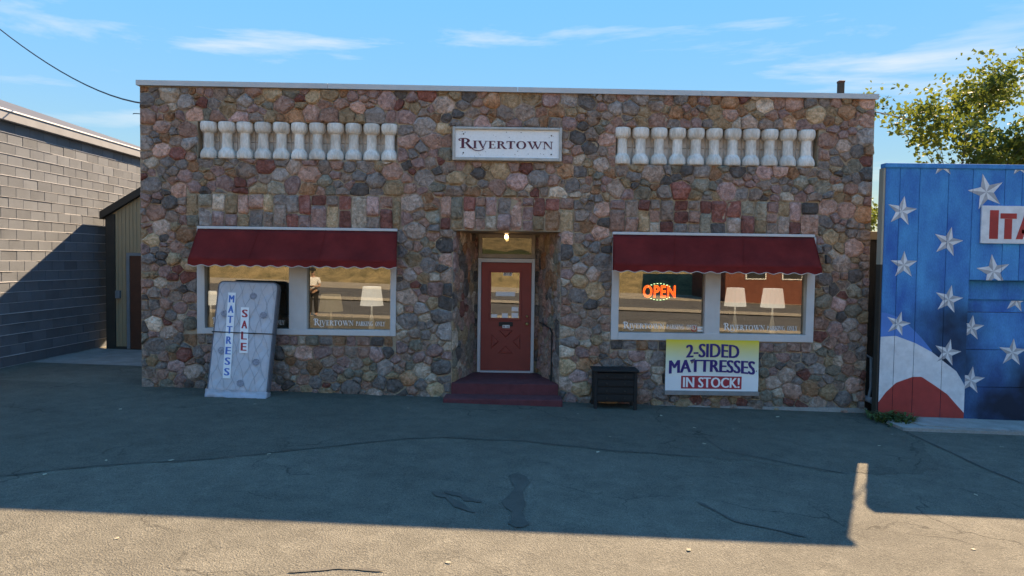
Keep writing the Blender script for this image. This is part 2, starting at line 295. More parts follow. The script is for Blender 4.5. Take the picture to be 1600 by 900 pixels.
def stone_verts(poly, rg, gap=.0055, prot=.044, rounding=None):
    """one stone: (verts (u, v, h), faces) from a 2-D cell; h is height off the wall"""
    if area(poly) < 0: poly = poly[::-1]
    p = [q for i, q in enumerate(poly) if math.hypot(q[0] - poly[i - 1][0], q[1] - poly[i - 1][1]) > .025]
    if len(p) < 3: return None
    p = inset(p, gap * rg.uniform(.7, 1.3))
    if len(p) < 3 or area(p) < .003: return None
    k = rounding if rounding is not None else rg.choice([.05, .08, .11, .15, .2]); q = []
    for i in range(len(p)):
        a, b, c = p[i - 1], p[i], p[(i + 1) % len(p)]
        for e, (s, t) in enumerate(((b, a), (b, c))): q.append((s[0] + (t[0] - s[0]) * k, s[1] + (t[1] - s[1]) * k))
    p = [(x + rg.uniform(-.010, .010), y + rg.uniform(-.010, .010)) for x, y in q]; n = len(p)
    cx = sum(a for a, b in p) / n; cy = sum(b for a, b in p) / n; h = prot * rg.uniform(.35, 1.35); tx, ty = rg.uniform(-.13, .13), rg.uniform(-.13, .13)
    V = [(x, y, -.03) for x, y in p] + [(x, y, h * .42 + rg.uniform(-.004, .004)) for x, y in p]
    sc = rg.uniform(.66, .84)
    V += [(cx + (x - cx) * sc, cy + (y - cy) * sc, h + (x - cx) * tx + (y - cy) * ty + rg.uniform(-.008, .008)) for x, y in p] + [(cx + rg.uniform(-.02, .02), cy + rg.uniform(-.02, .02), h * 1.1 + .004)]
    F = [(i, (i + 1) % n, n + (i + 1) % n, n + i) for i in range(n)] + [(n + i, n + (i + 1) % n, 2 * n + (i + 1) % n, 2 * n + i) for i in range(n)] + [(2 * n + i, 2 * n + (i + 1) % n, 3 * n) for i in range(n)]
    return V, F, (cx, cy), area(p)
# text: mesh of a word in the built-in face, normalised to a unit box
TC = {}
def text2d(s, bold=.02):
    if (s, bold) in TC: return TC[(s, bold)]
    cu = bpy.data.curves.new('t', 'FONT'); cu.body = s; cu.offset = bold; cu.resolution_u = 3
    o = bpy.data.objects.new('t', cu); COL.objects.link(o); dg = bpy.context.evaluated_depsgraph_get(); me = o.evaluated_get(dg).to_mesh()
    v = np.array([x.co[:2] for x in me.vertices]); f = [tuple(p.vertices) for p in me.polygons]; lo = v.min(0); hi = v.max(0); v = (v - lo) / (hi - lo); o.evaluated_get(dg).to_mesh_clear()
    bpy.data.objects.remove(o); TC[(s, bold)] = (v, f); return v, f
def put_text(mb, s, fn, mi=0, bold=.02):
    v, f = text2d(s, 0.0); k = bold * (.9 if len(s) == 1 else .9 / len(s) ** .9)
    for i, dx in enumerate((0, -k, k)): mb.add([fn(a * (1 - 2 * k) + k + dx, b) + Vector((0, -.0004 * i, 0)) if isinstance(fn(a, b), Vector) else (lambda q: (q[0], q[1] - .0004 * i, q[2]))(fn(a * (1 - 2 * k) + k + dx, b)) for a, b in v], f, mi)
# serif capitals drawn as polygons in a unit-high box
def ell(cx, cy, rx, ry, a0, a1, n): return [(cx + rx * math.cos(rad(a0 + (a1 - a0) * i / n)), cy + ry * math.sin(rad(a0 + (a1 - a0) * i / n))) for i in range(n + 1)]
def band(o, i): return [[o[k], o[k + 1], i[k + 1], i[k]] for k in range(len(o) - 1)]
def rc(x0, x1, y0, y1): return [(x0, y0), (x1, y0), (x1, y1), (x0, y1)]
def sf(xc, y, w=.4): return rc(xc - w / 2, xc + w / 2, y, y + .07)
def glyph(c):
    st = lambda x: [rc(x, x + .2, .03, .97), sf(x + .1, 0), sf(x + .1, .93)]
    bowl = band(ell(.32, .74, .40, .26, 90, -90, 10), ell(.32, .74, .2, .19, 90, -90, 10))
    if c == 'I': return .42, st(.11)
    if c == 'V': return .95, [[(.05, .97), (.28, .97), (.57, 0), (.45, 0)], [(.47, .02), (.55, .02), (.86, .97), (.78, .97)], sf(.17, .93), sf(.82, .93, .3)]
    if c == 'E': return .74, st(.11) + [rc(.3, .68, 0, .07), rc(.3, .66, .93, 1), rc(.3, .55, .47, .54), rc(.62, .69, 0, .25), rc(.6, .67, .76, 1), rc(.5, .55, .4, .62)]
    if c == 'R': return .88, st(.11) + bowl + [[(.38, .52), (.56, .5), (.92, .02), (.68, .02)], rc(.7, 1.0, -.03, .04)]
    if c == 'P': return .76, st(.11) + bowl
    if c == 'T': return .86, [rc(.33, .53, .03, .95), sf(.43, 0), rc(.02, .84, .92, 1), rc(.02, .09, .72, .95), rc(.77, .84, .72, .95)]
    if c == 'O': return 1.05, band(ell(.52, .5, .48, .53, 0, 360, 24), ell(.52, .5, .27, .46, 0, 360, 24))
    if c == 'W':
        v = glyph('V')[1][:2]; return 1.42, v + [[(x + .5, y) for x, y in q] for q in v] + [sf(.17, .93), sf(.7, .93), sf(1.32, .93, .3)]
    if c == 'N': return 1.0, [rc(.13, .2, .03, .97), rc(.8, .87, 0, .97), [(.1, .97), (.34, .97), (.87, 0), (.8, 0)], sf(.16, 0, .3), sf(.84, .93, .3), sf(.17, .93, .34)]
    if c == 'A': return .95, [[(.08, .03), (.16, .03), (.5, 1), (.42, 1)], [(.4, 1), (.54, 1), (.88, .03), (.65, .03)], rc(.25, .7, .33, .4), sf(.12, 0, .3), sf(.78, 0)]
    if c == 'K': return .95, st(.11) + [[(.3, .45), (.38, .45), (.8, .97), (.7, .97)], [(.4, .58), (.55, .62), (.92, .03), (.68, .03)], sf(.76, .93, .3), sf(.82, 0, .3)]
    if c == 'G': return 1.0, band(ell(.52, .5, .48, .53, 50, 320, 18), ell(.52, .5, .27, .46, 50, 320, 18)) + [rc(.72, .9, .08, .45), rc(.62, 1.0, .42, .48)]
    if c == 'L': return .72, st(.11) + [rc(.3, .68, 0, .07), rc(.62, .69, 0, .3)]
    if c == 'Y': return .9, [[(.05, .97), (.27, .97), (.53, .45), (.37, .45)], [(.43, .45), (.52, .45), (.85, .97), (.77, .97)], rc(.35, .55, .03, .47), sf(.45, 0), sf(.16, .93), sf(.8, .93, .28)]
    return .5, []
def put_serif(mb, word, x0, x1, big, fn, mi=0, step=.0003):
    """word laid out from x0 to x1; letters in big are 1.35 high; fn(x, y, lift), y in cap heights"""
    L = []; x = 0; y0 = 0
    for i, c in enumerate(word):
        k = 1.35 if i in big else 1.0; wd, ps = glyph(c); L += [[(x + px * k, py * k) for px, py in q] for q in ps]
        if i == 0 and c == 'R': L += band(ell(.02, 1.12, .16, .16, 90, 300, 8), ell(.04, 1.14, .06, .06, 90, 300, 8)) + [rc(0, .5, 1.24, 1.3)]
        if i == 0 and c == 'R' and len(word) > 1: L += band(ell(1.75, .3, .72, .66, 215, 330, 10), ell(1.75, .3, .66, .56, 215, 330, 10))
        x += wd * k + .06
    s = (x1 - x0) / x
    for k, q in enumerate(L): mb.poly([fn(x0 + a * s, b, (k % 40) * step) for a, b in q], mi)
# ------------------------------------------------------------------ ground
GX = lambda x: -.0766 - .0233 * max(-30., min(30., x))
def sheet(name, x0, x1, y0, y1, dz, m, kind='structure', nx=24, ny=2):
    xs = sorted({x0, x1} | {x for x in np.linspace(x0, x1, nx)} | {x for x in (-30., 30.) if x0 < x < x1}); ys = np.linspace(y0, y1, ny)
    mb = MB(); mb.v = [(x, y, GX(x) + dz) for y in ys for x in xs]; n = len(xs)
    mb.f = [(j * n + i, j * n + i + 1, (j + 1) * n + i + 1, (j + 1) * n + i) for j in range(len(ys) - 1) for i in range(n - 1)]; mb.m = [0] * len(mb.f)
    return tag(mb.build(name, m), kind=kind)
sheet('ground', -500, 500, -500, 500, -.03, 'soil')
sheet('parking_lot', -28, 28, -14, 9.5, 0, 'asph')
sheet('concrete_gutter', -60, 60, -15.4, -14, .004, 'paleconc')
sheet('street', -120, 120, -23.5, -15.4, -.005, 'road')
sheet('street_median', -120, 120, -26, -23.5, .05, 'paleconc')
sheet('far_street', -120, 120, -36.5, -26, -.005, 'road')
sheet('gravel_verge', -120, 120, -46.7, -36.5, .01, 'paleconc')
sheet('alley_concrete', -9.45, -6.3, 1.9, 4.05, .006, 'conc')
# bank of dry brush and grass across the street
mb = MB(); nx, ny = 120, 26
for j in range(ny):
    for i in range(nx):
        x = -90 + 180 * i / (nx - 1); t = j / (ny - 1); y = -46.5 - 30 * t
        h = min(1, t * 7) * 1.7 + max(0, t - .14) * 11; h += .5 * noise.noise((x * .5, y * .5, 0)) * min(1, t * 10) + .25 * noise.noise((x * 1.7, y * 1.7, 3)) * min(1, t * 10)
        mb.v.append((x, y, GX(x) - .3 + h))
for j in range(ny - 1):
    for i in range(nx - 1): mb.f.append((j * nx + i, (j + 1) * nx + i, (j + 1) * nx + i + 1, j * nx + i + 1)); mb.m.append(1 if 4 < j < 8 else 0)
tag(mb.build('hillside', ['brush', 'grass'], smooth=True), kind='structure')

def ribbon(name, pts, w, m, dz, label, cat, seed, group=None):   # an irregular flat mark on the pavement
    rg = random.Random(seed); mb = MB(); L = []
    for k in range(len(pts) - 1):
        for s in range(8): t = s / 8; L.append((pts[k][0] + (pts[k + 1][0] - pts[k][0]) * t, pts[k][1] + (pts[k + 1][1] - pts[k][1]) * t))
    L.append(pts[-1]); n = len(L)
    for i, (x, y) in enumerate(L):
        a = L[max(i - 1, 0)]; b = L[min(i + 1, n - 1)]; dx, dy = b[0] - a[0], b[1] - a[1]; l = math.hypot(dx, dy) or 1; ww = w * (.8 + .3 * math.sin(i * .9 + seed) + rg.uniform(-.12, .12)) * (.25 if i in (0, n - 1) else 1); ox = rg.uniform(-.12, .12) * w + .3 * w * math.sin(i * .55 + seed)
        for s in (-1, 1): xx = x - dy / l * (ww * s + ox); yy = y + dx / l * (ww * s + ox); mb.v.append((xx, yy, GX(xx) + dz))
    mb.f = [(2 * i, 2 * i + 1, 2 * i + 3, 2 * i + 2) for i in range(n - 1)]; mb.m = [0] * len(mb.f)
    return tag(mb.build(name, m), kind='structure')
def gp(px, py):
    d = CR @ Vector(((px - 800) / FPX, -(py - 450) / FPX, -1)); t = (-.0766 - HCAM) / (d.z + .0233 * d.x); p = CP + d * t; return (p.x, p.y)
SEAM = ((-60, 752), (0, 745), (150, 728), (330, 718), (480, 702), (620, 687), (690, 684), (820, 690), (960, 705), (1090, 714), (1180, 722), (1300, 737), (1400, 742), (1470, 735), (1440, 690), (1412, 671))
rg = random.Random(17); sp_ = []
for k in range(len(SEAM) - 1):
    p, q = gp(*SEAM[k]), gp(*SEAM[k + 1])
    for j in range(24): sp_.append((p[0] + (q[0] - p[0]) * j / 24 + rg.uniform(-.012, .012), p[1] + (q[1] - p[1]) * j / 24 + rg.uniform(-.03, .03) + .05 * math.sin(k * 2.1 + j * .4)))
sp_ += [(6.0, -1.15), (6.0, .05), (-9.4, .05)]
mb = MB(); mb.poly([(x, y, GX(x) + .0035) for x, y in sp_]); tag(mb.build('asphalt_apron', 'apron'), kind='structure')
ribbon('pavement_crack', [gp(*p) for p in ((0, 745), (150, 728), (330, 718), (480, 702), (620, 687), (690, 684), (820, 690), (960, 705), (1090, 714))], .011, 'tar', .007, '', '', 1)
ribbon('pavement_crack', [gp(*p) for p in ((1095, 680), (1130, 705), (1260, 730), (1330, 742))], .010, 'tar', .007, '', '', 2)
ribbon('pavement_crack', [gp(*p) for p in ((1410, 672), (1480, 705), (1545, 735), (1600, 757))], .018, 'tar', .007, '', '', 3)
ribbon('oil_stain', [gp(*p) for p in ((678, 768), (700, 780), (742, 802))], .05, 'stain', .008, '', '', 4)
ribbon('oil_stain', [gp(*p) for p in ((695, 768), (725, 778), (750, 786))], .045, 'stain', .008, '', '', 5)
ribbon('oil_stain', [gp(*p) for p in ((808, 740), (808, 780), (806, 825))], .10, 'stain', .008, '', '', 6)
ribbon('oil_stain', [gp(*p) for p in ((1090, 785), (1150, 815), (1260, 840))], .022, 'stain', .008, '', '', 7)
ribbon('tyre_mark', [gp(*p) for p in ((450, 896), (520, 889), (600, 893))], .02, 'stain', .008, '', '', 8)

# ------------------------------------------------------------------ the stone storefront
XL, XR, ZB = -6.25, 6.01, -.32
TOP = lambda x: 5.105 - .0050 * (x + 6.25)
root = thing('stone_storefront', (0, 0, 0), 'long low fieldstone shop building with two awning windows and recessed red door', 'building')
BL, BRr = (-5.29, -1.95, 3.915, 4.53), (1.70, 5.085, 3.915, 4.53)
WL, WR = (-5.30, -1.95, .975, 2.74), (1.675, 5.09, .97, 2.74)
DO = (-1.003, .815, -.4, 2.775)
holes = [BL, BRr, WL, WR, DO]
def wall_with_holes(mb, xs0, xs1, z0, zt, hs, y, depth):
    xs = sorted({xs0, xs1} | {h[i] for h in hs for i in (0, 1)}); zs = sorted({z0, zt} | {h[i] for h in hs for i in (2, 3) if z0 < h[i] < zt})
    for i in range(len(xs) - 1):
        for j in range(len(zs) - 1):
            cx, cz = (xs[i] + xs[i + 1]) / 2, (zs[j] + zs[j + 1]) / 2
            if not any(a < cx < b and c < cz < d for a, b, c, d in hs): mb.poly([(xs[i], y, zs[j]), (xs[i + 1], y, zs[j]), (xs[i + 1], y, zs[j + 1]), (xs[i], y, zs[j + 1])])
    for a, b, c, d in hs:
        for q in ([(a, y, c), (a, y, d), (a, y + depth, d), (a, y + depth, c)], [(b, y, c), (b, y + depth, c), (b, y + depth, d), (b, y, d)],
                  [(a, y, d), (b, y, d), (b, y + depth, d), (a, y + depth, d)], [(a, y, c), (a, y + depth, c), (b, y + depth, c), (b, y, c)]):
            if not (d == DO[3] and q[0][2] != d and q[2][2] != d and False): mb.poly(q)
mb = MB(); wall_with_holes(mb, XL, XR, ZB, 5.04, [BL, BRr, WL, WR], 0, .28)
mb2 = MB(); 
# drop the doorway out of the wall faces
keep = [(f, m) for f, m in zip(mb.f, mb.m)]
mb = MB(); wall_with_holes(mb, XL, XR, ZB, 4.95, holes[:4] + [DO], 0, .28)
front = mb.build('front_wall', 'mortar', root)
# stone cells: soldier courses first, rubble everywhere else
rg = random.Random(3); cells = []
bands = [(-5.47, -1.88, 2.775, 3.33), (-1.22, 1.02, 2.785, 3.34), (1.62, 5.12, 2.775, 3.33)]
for a, b, c, d in bands:
    x = a
    while x < b - .08:
        wd = min(rg.uniform(.17, .26), b - x)
        if b - x - wd < .1: wd = b - x
        z = c; cuts = rg.choice([[.45], [.6], [.36], [.52], [], [.33, .68], [.65], [.4]]); zz = [c] + [c + (d - c) * (q + rg.uniform(-.05, .05)) for q in cuts] + [d]
        sk = rg.uniform(-.012, .012)
        for k in range(len(zz) - 1): cells.append(([(x, zz[k]), (x + wd, zz[k]), (x + wd + sk, zz[k + 1]), (x + sk, zz[k + 1])], .1))
        x += wd
rows = [(-5.3, -1.95, .80, .968), (1.675, 5.09, .795, .963)]
for a, b, c, d in rows:
    x = a
    while x < b - .05:
        wd = min(rg.uniform(.12, .24), b - x); cells.append(([(x, c), (x + wd, c), (x + wd, d), (x, d)], .12)); x += wd
SIGN = (-1.03, .80, 3.925, 4.495)
for c in rubble(XL + .005, XR - .005, ZB, 5.09, holes + bands + rows + [SIGN], .074, .145, 11): cells.append((c, None))
stones = []
for c, k in cells:
    s = stone_verts(c, rg, rounding=k)
    if s: V, F, cc, ar = s; stones.append(([(u, -h, v) for u, v, h in V], [f[::-1] for f in F], ar * (0 if cc[1] < -.15 else 1), (cc[0], 0, cc[1])))
# flip check: faces must look outward (-y)
# recess: splayed side walls and the strips beside the door frame
def plane_stones(P0, U, nrm, w_, z0, z1, seed, r0=.09, r1=.15):
    U = Vector(U).normalized(); nrm = Vector(nrm).normalized(); P0 = Vector(P0); res = []; r2 = random.Random(seed)
    for c in rubble(0, w_, z0, z1, [], r0, r1, seed, 1.0):
        s = stone_verts(c, r2, .007, .024)
        if s:
            V, F, cc, ar = s; res.append(([tuple(P0 + U * u + nrm * h + Vector((0, 0, v))) for u, v, h in V], F, ar * .35, tuple(P0 + U * cc[0] + Vector((0, 0, cc[1])))))
    return res
LB, RB, DY = -.71, .505, 1.2
lu = Vector((LB + 1.003, DY, 0)); ru = Vector((RB - .815, DY, 0))
mbr = MB()
mbr.poly([(-1.003, 0.0, -.3), (LB, DY, -.3), (LB, DY, 2.775), (-1.003, 0.0, 2.775)]); mbr.poly([(.815, 0, -.3), (.815, 0, 2.775), (RB, DY, 2.775), (RB, DY, -.3)])
mbr.poly([(LB, DY, -.3), (-.63, DY, -.3), (-.63, DY, 2.775), (LB, DY, 2.775)]); mbr.poly([(.42, DY, -.3), (RB, DY, -.3), (RB, DY, 2.775), (.42, DY, 2.775)])
mbr.poly([(-1.003, .0, 2.773), (LB, DY, 2.773), (RB, DY, 2.773), (.815, 0, 2.773)])
recess = mbr.build('entry_recess', 'mortar', root)
stL = plane_stones((-1.003, 0, 0), lu, (DY, -lu.x, 0), lu.length, .0, 2.77, 21)
stR = [(V, [f[::-1] for f in F], a, c) for V, F, a, c in plane_stones((.815, 0, 0), ru, (-DY, ru.x, 0), ru.length, .0, 2.77, 22)]
def order(st, inward):
    o = []
    for V, F, a, c in st:
        o.append((V, F, a, c))
    return o
allst = [(s, front) for s in stones] + [(s, recess) for s in stL + stR]
for zz in np.arange(.2, 2.7, .21):
    for a, b in ((LB, -.635), (.425, RB)):
        r2 = random.Random(int(zz * 100) + int(a * 10)); s = stone_verts([(a, zz), (b, zz), (b, zz + .21), (a, zz + .21)], r2, .005, .015, .1)
        if s: V, F, cc, ar = s; allst.append((([(u, DY - h, v) for u, v, h in V], F, ar * .3, (cc[0], DY, cc[1])), recess))
allst.sort(key=lambda q: -q[0][2])
rg = random.Random(5); rest = {}
for i, ((V, F, ar, c), par) in enumerate(allst):
    mi = rg.choices(range(11), SW)[0]
    if c[2] > 4.5 and rg.random() < .4: mi = rg.choice([4, 5, 10, 9])
    if 2.78 < c[2] < 3.33 and any(q[0] < c[0] < q[1] for q in bands) and rg.random() < .3: mi = rg.choice([3, 3, 10, 9])
    if i < 300:
        mb = MB(); mb.add(V, F); mb.build('stone', [STONES[mi]], par, loc=c, smooth=rg.random() < .35)
    else: rest.setdefault(par.name, (par, MB()))[1].add(V, F, mi)
for par, mb in rest.values(): tag(mb.build('small_stones', STONES, par, smooth=False), kind='stuff')
# fix normals of all stones
def fix_normals(o):
    bm = bmesh.new(); bm.from_mesh(o.data); bmesh.ops.recalc_face_normals(bm, faces=bm.faces); bm.to_mesh(o.data); bm.free()
# body behind
mb = MB(); mb.box(XL + .02, XL + .3, .02, 12, ZB, 4.95); side1 = mb.build('side_wall', 'conc', root)
mb = MB(); mb.box(XR - .3, XR - .02, .02, 12, ZB, 4.95); mb.build('side_wall', 'conc', root)
mb = MB(); mb.box(XL + .3, XR - .3, 11.7, 12, ZB, 4.95); mb.build('rear_wall', 'conc', root)
mb = MB(); mb.box(XL + .3, XR - .3, .3, 11.7, 4.6, 4.8); mb.build('roof', 'roofgrey', root)
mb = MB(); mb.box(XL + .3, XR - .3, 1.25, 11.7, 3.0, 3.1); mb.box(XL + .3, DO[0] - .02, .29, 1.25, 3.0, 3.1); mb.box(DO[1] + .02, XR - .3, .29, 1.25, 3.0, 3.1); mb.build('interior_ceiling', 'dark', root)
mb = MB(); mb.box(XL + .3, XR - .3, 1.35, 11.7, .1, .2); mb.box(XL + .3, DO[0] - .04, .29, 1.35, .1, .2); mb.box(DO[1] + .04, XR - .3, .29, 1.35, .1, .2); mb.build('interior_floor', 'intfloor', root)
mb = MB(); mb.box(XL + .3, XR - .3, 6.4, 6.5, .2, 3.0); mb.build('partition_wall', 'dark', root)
mb = MB(); mb.box(XL, XR + .02, -.05, .3, ZB, -.13); mb.build('foundation_ledge', 'conc', root)
# parapet coping in four lengths
for a, b in ((XL - .03, -3.1), (-3.1, 0.05), (.05, 3.1), (3.1, XR + .03)):
    za, zb = TOP(a), TOP(b); mb = MB()
    mb.extr([(a + .003, -.075, za - .005), (a + .003, -.075, za + .078), (a + .003, .36, za + .09), (a + .003, .36, za - .005)], (b - a - .006, 0, zb - za)); mb.build('coping', 'coping', root)
mb = MB(); mb.extr([(XL + .001, .0, 4.95), (XR - .001, .0, 4.95), (XR - .001, .0, TOP(XR) - .006), (XL + .001, .0, TOP(XL) - .006)], (0, .3, 0)); mb.build('parapet_core', 'mortar', root)
# balustrade niches
prof = [(.120, .0), (.136, .012), (.142, .045), (.139, .085), (.126, .125), (.106, .155), (.092, .170), (.089, .178), (.086, .186), (.084, .20), (.082, .40), (.083, .425), (.088, .432), (.092, .436), (.108, .445), (.128, .470), (.139, .505), (.142, .54), (.141, .585), (.136, .602), (.126, .610), (.10, .612)]
for (a, b, c, d), x0, x1 in ((BL, -5.12, -2.085), (BRr, 1.815, 4.905)):
    mb = MB(); mb.box(a - .02, b + .02, .19, .3, c - .02, d + .02); n = mb.build('niche_back', 'niche', root)
    for k in range(11):
        for j in range(2):
            mb = MB(); xx = a + (b - a) * k / 11; mb.bbox(xx + .01, xx + (b - a) / 11 - .01, .165, .2, c + .01 + j * .3, c + .3 + j * .3, .008); mb.build('niche_block', 'niche', n, loc=(xx, .23, c))
        mb = MB(); mb.lathe(prof, (0, 0, 0), 32)
        if k == 0: src = mb.build('baluster', 'balu', root, smooth=False); me = src.data; o = src
        else: o = bpy.data.objects.new('baluster', me); COL.objects.link(o); o.parent = root
        o.location = (x0 + (x1 - x0) * k / 10, .06, c + .001); o.rotation_euler = (0, 0, k * 1.3); o.scale = (1 + .03 * math.sin(k * 2.1), 1, 1)
# windows
def window(X0, X1, Z0, Z1, sl, m0, m1, sr, br):
    mb = MB(); y0, y1 = -.03, .12
    mb.bbox(X0, sl, y0, y1, Z0, Z1, .006); mb.bbox(sr, X1, y0, y1, Z0, Z1, .006); mb.bbox(m0, m1, y0 + .004, y1, Z0 + .05, Z1, .006)
    mb.bbox(sl - .002, sr + .002, y0 - .012, y1, Z0 + .003, br, .006); mb.bbox(sl - .002, sr + .002, y0 + .003, y1, Z1 - .09, Z1 - .003, .006)
    wn = mb.build('window', 'alu', root); res = []
    for a, b in ((sl, m0), (m1, sr)):
        g = MB(); g.box(a + .002, b - .002, .07, .076, br, Z1 - .09); g.build('pane', 'glass', wn)
        t = MB(); gw = b - a
        zt = br + .062
        for wd_, u0, u1, bg_, hh_ in (('RIVERTOWN', .07, .55, {0}, .085), ('PARKING', .575, .785, set(), .075), ('ONLY', .81, .93, set(), .075)):
            t = MB(); put_serif(t, wd_, a + gw * u0, a + gw * u1, bg_, lambda x, y, l: (x, .066 - l, zt + y * hh_)); t.build('window_lettering', 'decal', wn)
    return wn
fx = lambda px, py=500, Y=0: at(px, py, Y).x
window(WL[0], WL[1], WL[2], WL[3], fx(321), fx(452), fx(480), fx(610), 1.075)
window(WR[0], WR[1], WR[2], WR[3], fx(966), fx(1100), fx(1124), fx(1258), 1.095)
mb = MB(); 
for r_, sgn in ((.05, 0),): mb.add([(3.1 + .05 * math.cos(t), .064, 1.165 + .05 * math.sin(t)) for t in np.linspace(0, 6.283, 17)[:-1]] + [(3.1 + .036 * math.cos(t), .064, 1.165 + .036 * math.sin(t)) for t in np.linspace(0, 6.283, 17)[:-1]], [(i, (i + 1) % 16, 16 + (i + 1) % 16, 16 + i) for i in range(16)], 0)
mb.extr([(3.07, .0635, 1.135), (3.08, .0635, 1.13), (3.13, .0635, 1.195), (3.12, .0635, 1.2)], (0, .001, 0), 0)
mb.box(3.16, 3.30, .063, .065, 1.12, 1.155, 1); mb.box(3.16, 3.30, .063, .065, 1.17, 1.205, 1)
tag(mb.build('window_sticker', ['red', 'decal'], None), 'small no-smoking sticker with white strips low on the glass above the yellow banner', 'sticker')
# door, frame, transom
zs = .205
mb = MB(); mb.bbox(-.63, -.572, 1.10, 1.24, zs, 2.32, .006); mb.bbox(.362, .42, 1.10, 1.24, zs, 2.32, .006); mb.bbox(-.575, .365, 1.103, 1.24, 2.245, 2.317, .006); mb.box(-.572, .362, 1.12, 1.24, zs - .01, zs + .025)
mb.build('door_frame', 'alu', root)
mb = MB(); dx0, dx1, dz0, dz1 = -.568, .358, zs + .03, 2.24
gx0, gx1, gz0, gz1 = -.40, .15, 1.20, 2.07
for q in ((dx0, gx0, dz0, dz1), (gx1, dx1, dz0, dz1), (gx0, gx1, dz0, gz0), (gx0, gx1, gz1, dz1)): mb.box(q[0], q[1], 1.15, 1.2, q[2], q[3])
door = mb.build('door', 'door', root)
mb = MB()
for q in ((gx0 - .03, gx0 + .012, gz0 - .03, gz1 + .03), (gx1 - .012, gx1 + .03, gz0 - .03, gz1 + .03), (gx0 + .012, gx1 - .012, gz0 - .03, gz0 + .012), (gx0 + .012, gx1 - .012, gz1 - .012, gz1 + .03)): mb.bbox(q[0], q[1], 1.135, 1.152, q[2], q[3], .005)
mb.build('glass_bead', 'door', door)
mb = MB(); mb.box(gx0, gx1, 1.17, 1.176, gz0, gz1); mb.build('door_glass', 'glass', door)
cxd = (dx0 + dx1) / 2
for tri in ([(-.14, .99), (.14, .99), (0, .85)], [(-.14, .56), (0, .70), (.14, .56)], [(-.27, .92), (-.27, .63), (-.125, .775)], [(.27, .92), (.125, .775), (.27, .63)]):
    P = [(cxd + a, b) for a, b in tri]; c = (sum(p[0] for p in P) / 3, sum(p[1] for p in P) / 3); mb = MB()
    I = [(c[0] + (p[0] - c[0]) * .74, c[1] + (p[1] - c[1]) * .74) for p in P]
    mb.add([(x, 1.151, z) for x, z in P] + [(x, 1.128, z) for x, z in I], [(0, 1, 4, 3), (1, 2, 5, 4), (2, 0, 3, 5), (3, 4, 5)]); mb.build('door_panel', 'door', door)
mb = MB(); mb.bbox(cxd - .13, cxd + .13, 1.132, 1.152, 1.06, 1.14, .005); ms = mb.build('mail_slot', 'black', door)
mb = MB(); mb.box(cxd - .06, cxd + .07, 1.126, 1.131, 1.03, 1.085); mb.build('number_plate', 'decal', ms)
mb = MB(); put_text(mb, '816', lambda u, v: (cxd - .05 + u * .11, 1.1245, 1.037 + v * .04), 0, .01); mb.build('number_print', 'black', ms)
mb = MB(); mb.box(cxd - .055, cxd + .105, 1.164, 1.168, 2.0, 2.075); mb.build('number_backing', 'decal', door)
mb = MB(); put_text(mb, '816', lambda u, v: (cxd - .045 + u * .14, 1.162, 2.008 + v * .06), 0, .015); mb.build('house_number', 'black', door)
for q in ((gx0 + .02, gx0 + .13, 1.22, 1.28), (gx0 + .22, gx0 + .33, 1.215, 1.30), (gx0 + .40, gx0 + .52, 1.22, 1.31), (gx0 + .40, gx0 + .52, 1.34, 1.42), (gx0 + .1, gx0 + .46, 1.62, 1.70)):
    mb = MB(); mb.box(q[0], q[1], 1.166, 1.168, q[2], q[3]); mb.build('notice', 'decal', door)
for zz, r in ((1.25, .022), (1.11, .032)):
    mb = MB(); mb.lathe([(r * .9, 0), (r, .012), (r * .5, .02), (r * .5, .035), (r * .95, .045), (r * .8, .065), (.004, .07)], (0, 0, 0), 14); mb.v = [(.285 + x, 1.15 - z, zz + y) for x, y, z in mb.v]; mb.build('door_knob', 'brass', door, smooth=True)
mb = MB(); mb.bbox(-.625, -.56, 1.12, 1.23, 2.325, 2.77, .006); mb.bbox(.352, .417, 1.12, 1.23, 2.325, 2.77, .006); mb.bbox(-.56, .352, 1.123, 1.23, 2.70, 2.768, .006); mb.bbox(-.56, .352, 1.123, 1.23, 2.325, 2.40, .006)
tr = mb.build('transom', mat('transom_wood', (.42, .33, .25), .8), root)
mb = MB(); mb.box(-.56, .352, 1.17, 1.176, 2.40, 2.70); mb.build('pane', glass_mat('transom_glass', .09, (.6, .6, .6)), tr)
# steps
st = thing('entry_steps', (-.1, -.2, -.1), 'two maroon carpeted steps leading into the stone doorway', 'steps')
mb = MB(); P = [(-1.0, -.06), (.80, -.06), (.80, .02), (RB - .02, DY - .08), (LB + .02, DY - .08), (-1.0, .02)]
mb.extr([(x, y, .198) for x, y in P], (0, 0, -.5)); mb.build('top_step', 'carpet', st)
mb = MB(); mb.bbox(-1.10, .85, -.46, -.061, -.3, .022, .02); mb.build('bottom_step', 'carpet', st)
# handrail, ceiling lamp
hr = thing('handrail', (.66, .35, .2), 'thin black metal handrail on the right side of the red door', 'handrail')
mb = MB(); mb.tube([(.70, .28, .19), (.70, .28, 1.05)], .014); mb.build('post', 'black', hr)
mb = MB(); mb.tube([(.70, .28, 1.04), (.68, .36, 1.10), (.60, .72, 1.13), (.52, 1.08, 1.15)], .014); mb.build('rail', 'black', hr)
cl = thing('doorway_lamp', (-.11, .5, 2.77), 'small bare glowing bulb under the doorway lintel', 'lamp')
mb = MB(); mb.lathe([(.045, .0), (.045, -.02), (.02, -.03), (.018, -.04)], (-.11, .5, 2.772), 14); mb.build('socket', 'decal', cl)
mb = MB(); mb.lathe([(.015, .0), (.03, -.02), (.036, -.045), (.028, -.07), (.004, -.08)], (-.11, .5, 2.735), 14); mb.build('bulb', 'bulb', cl, smooth=True)

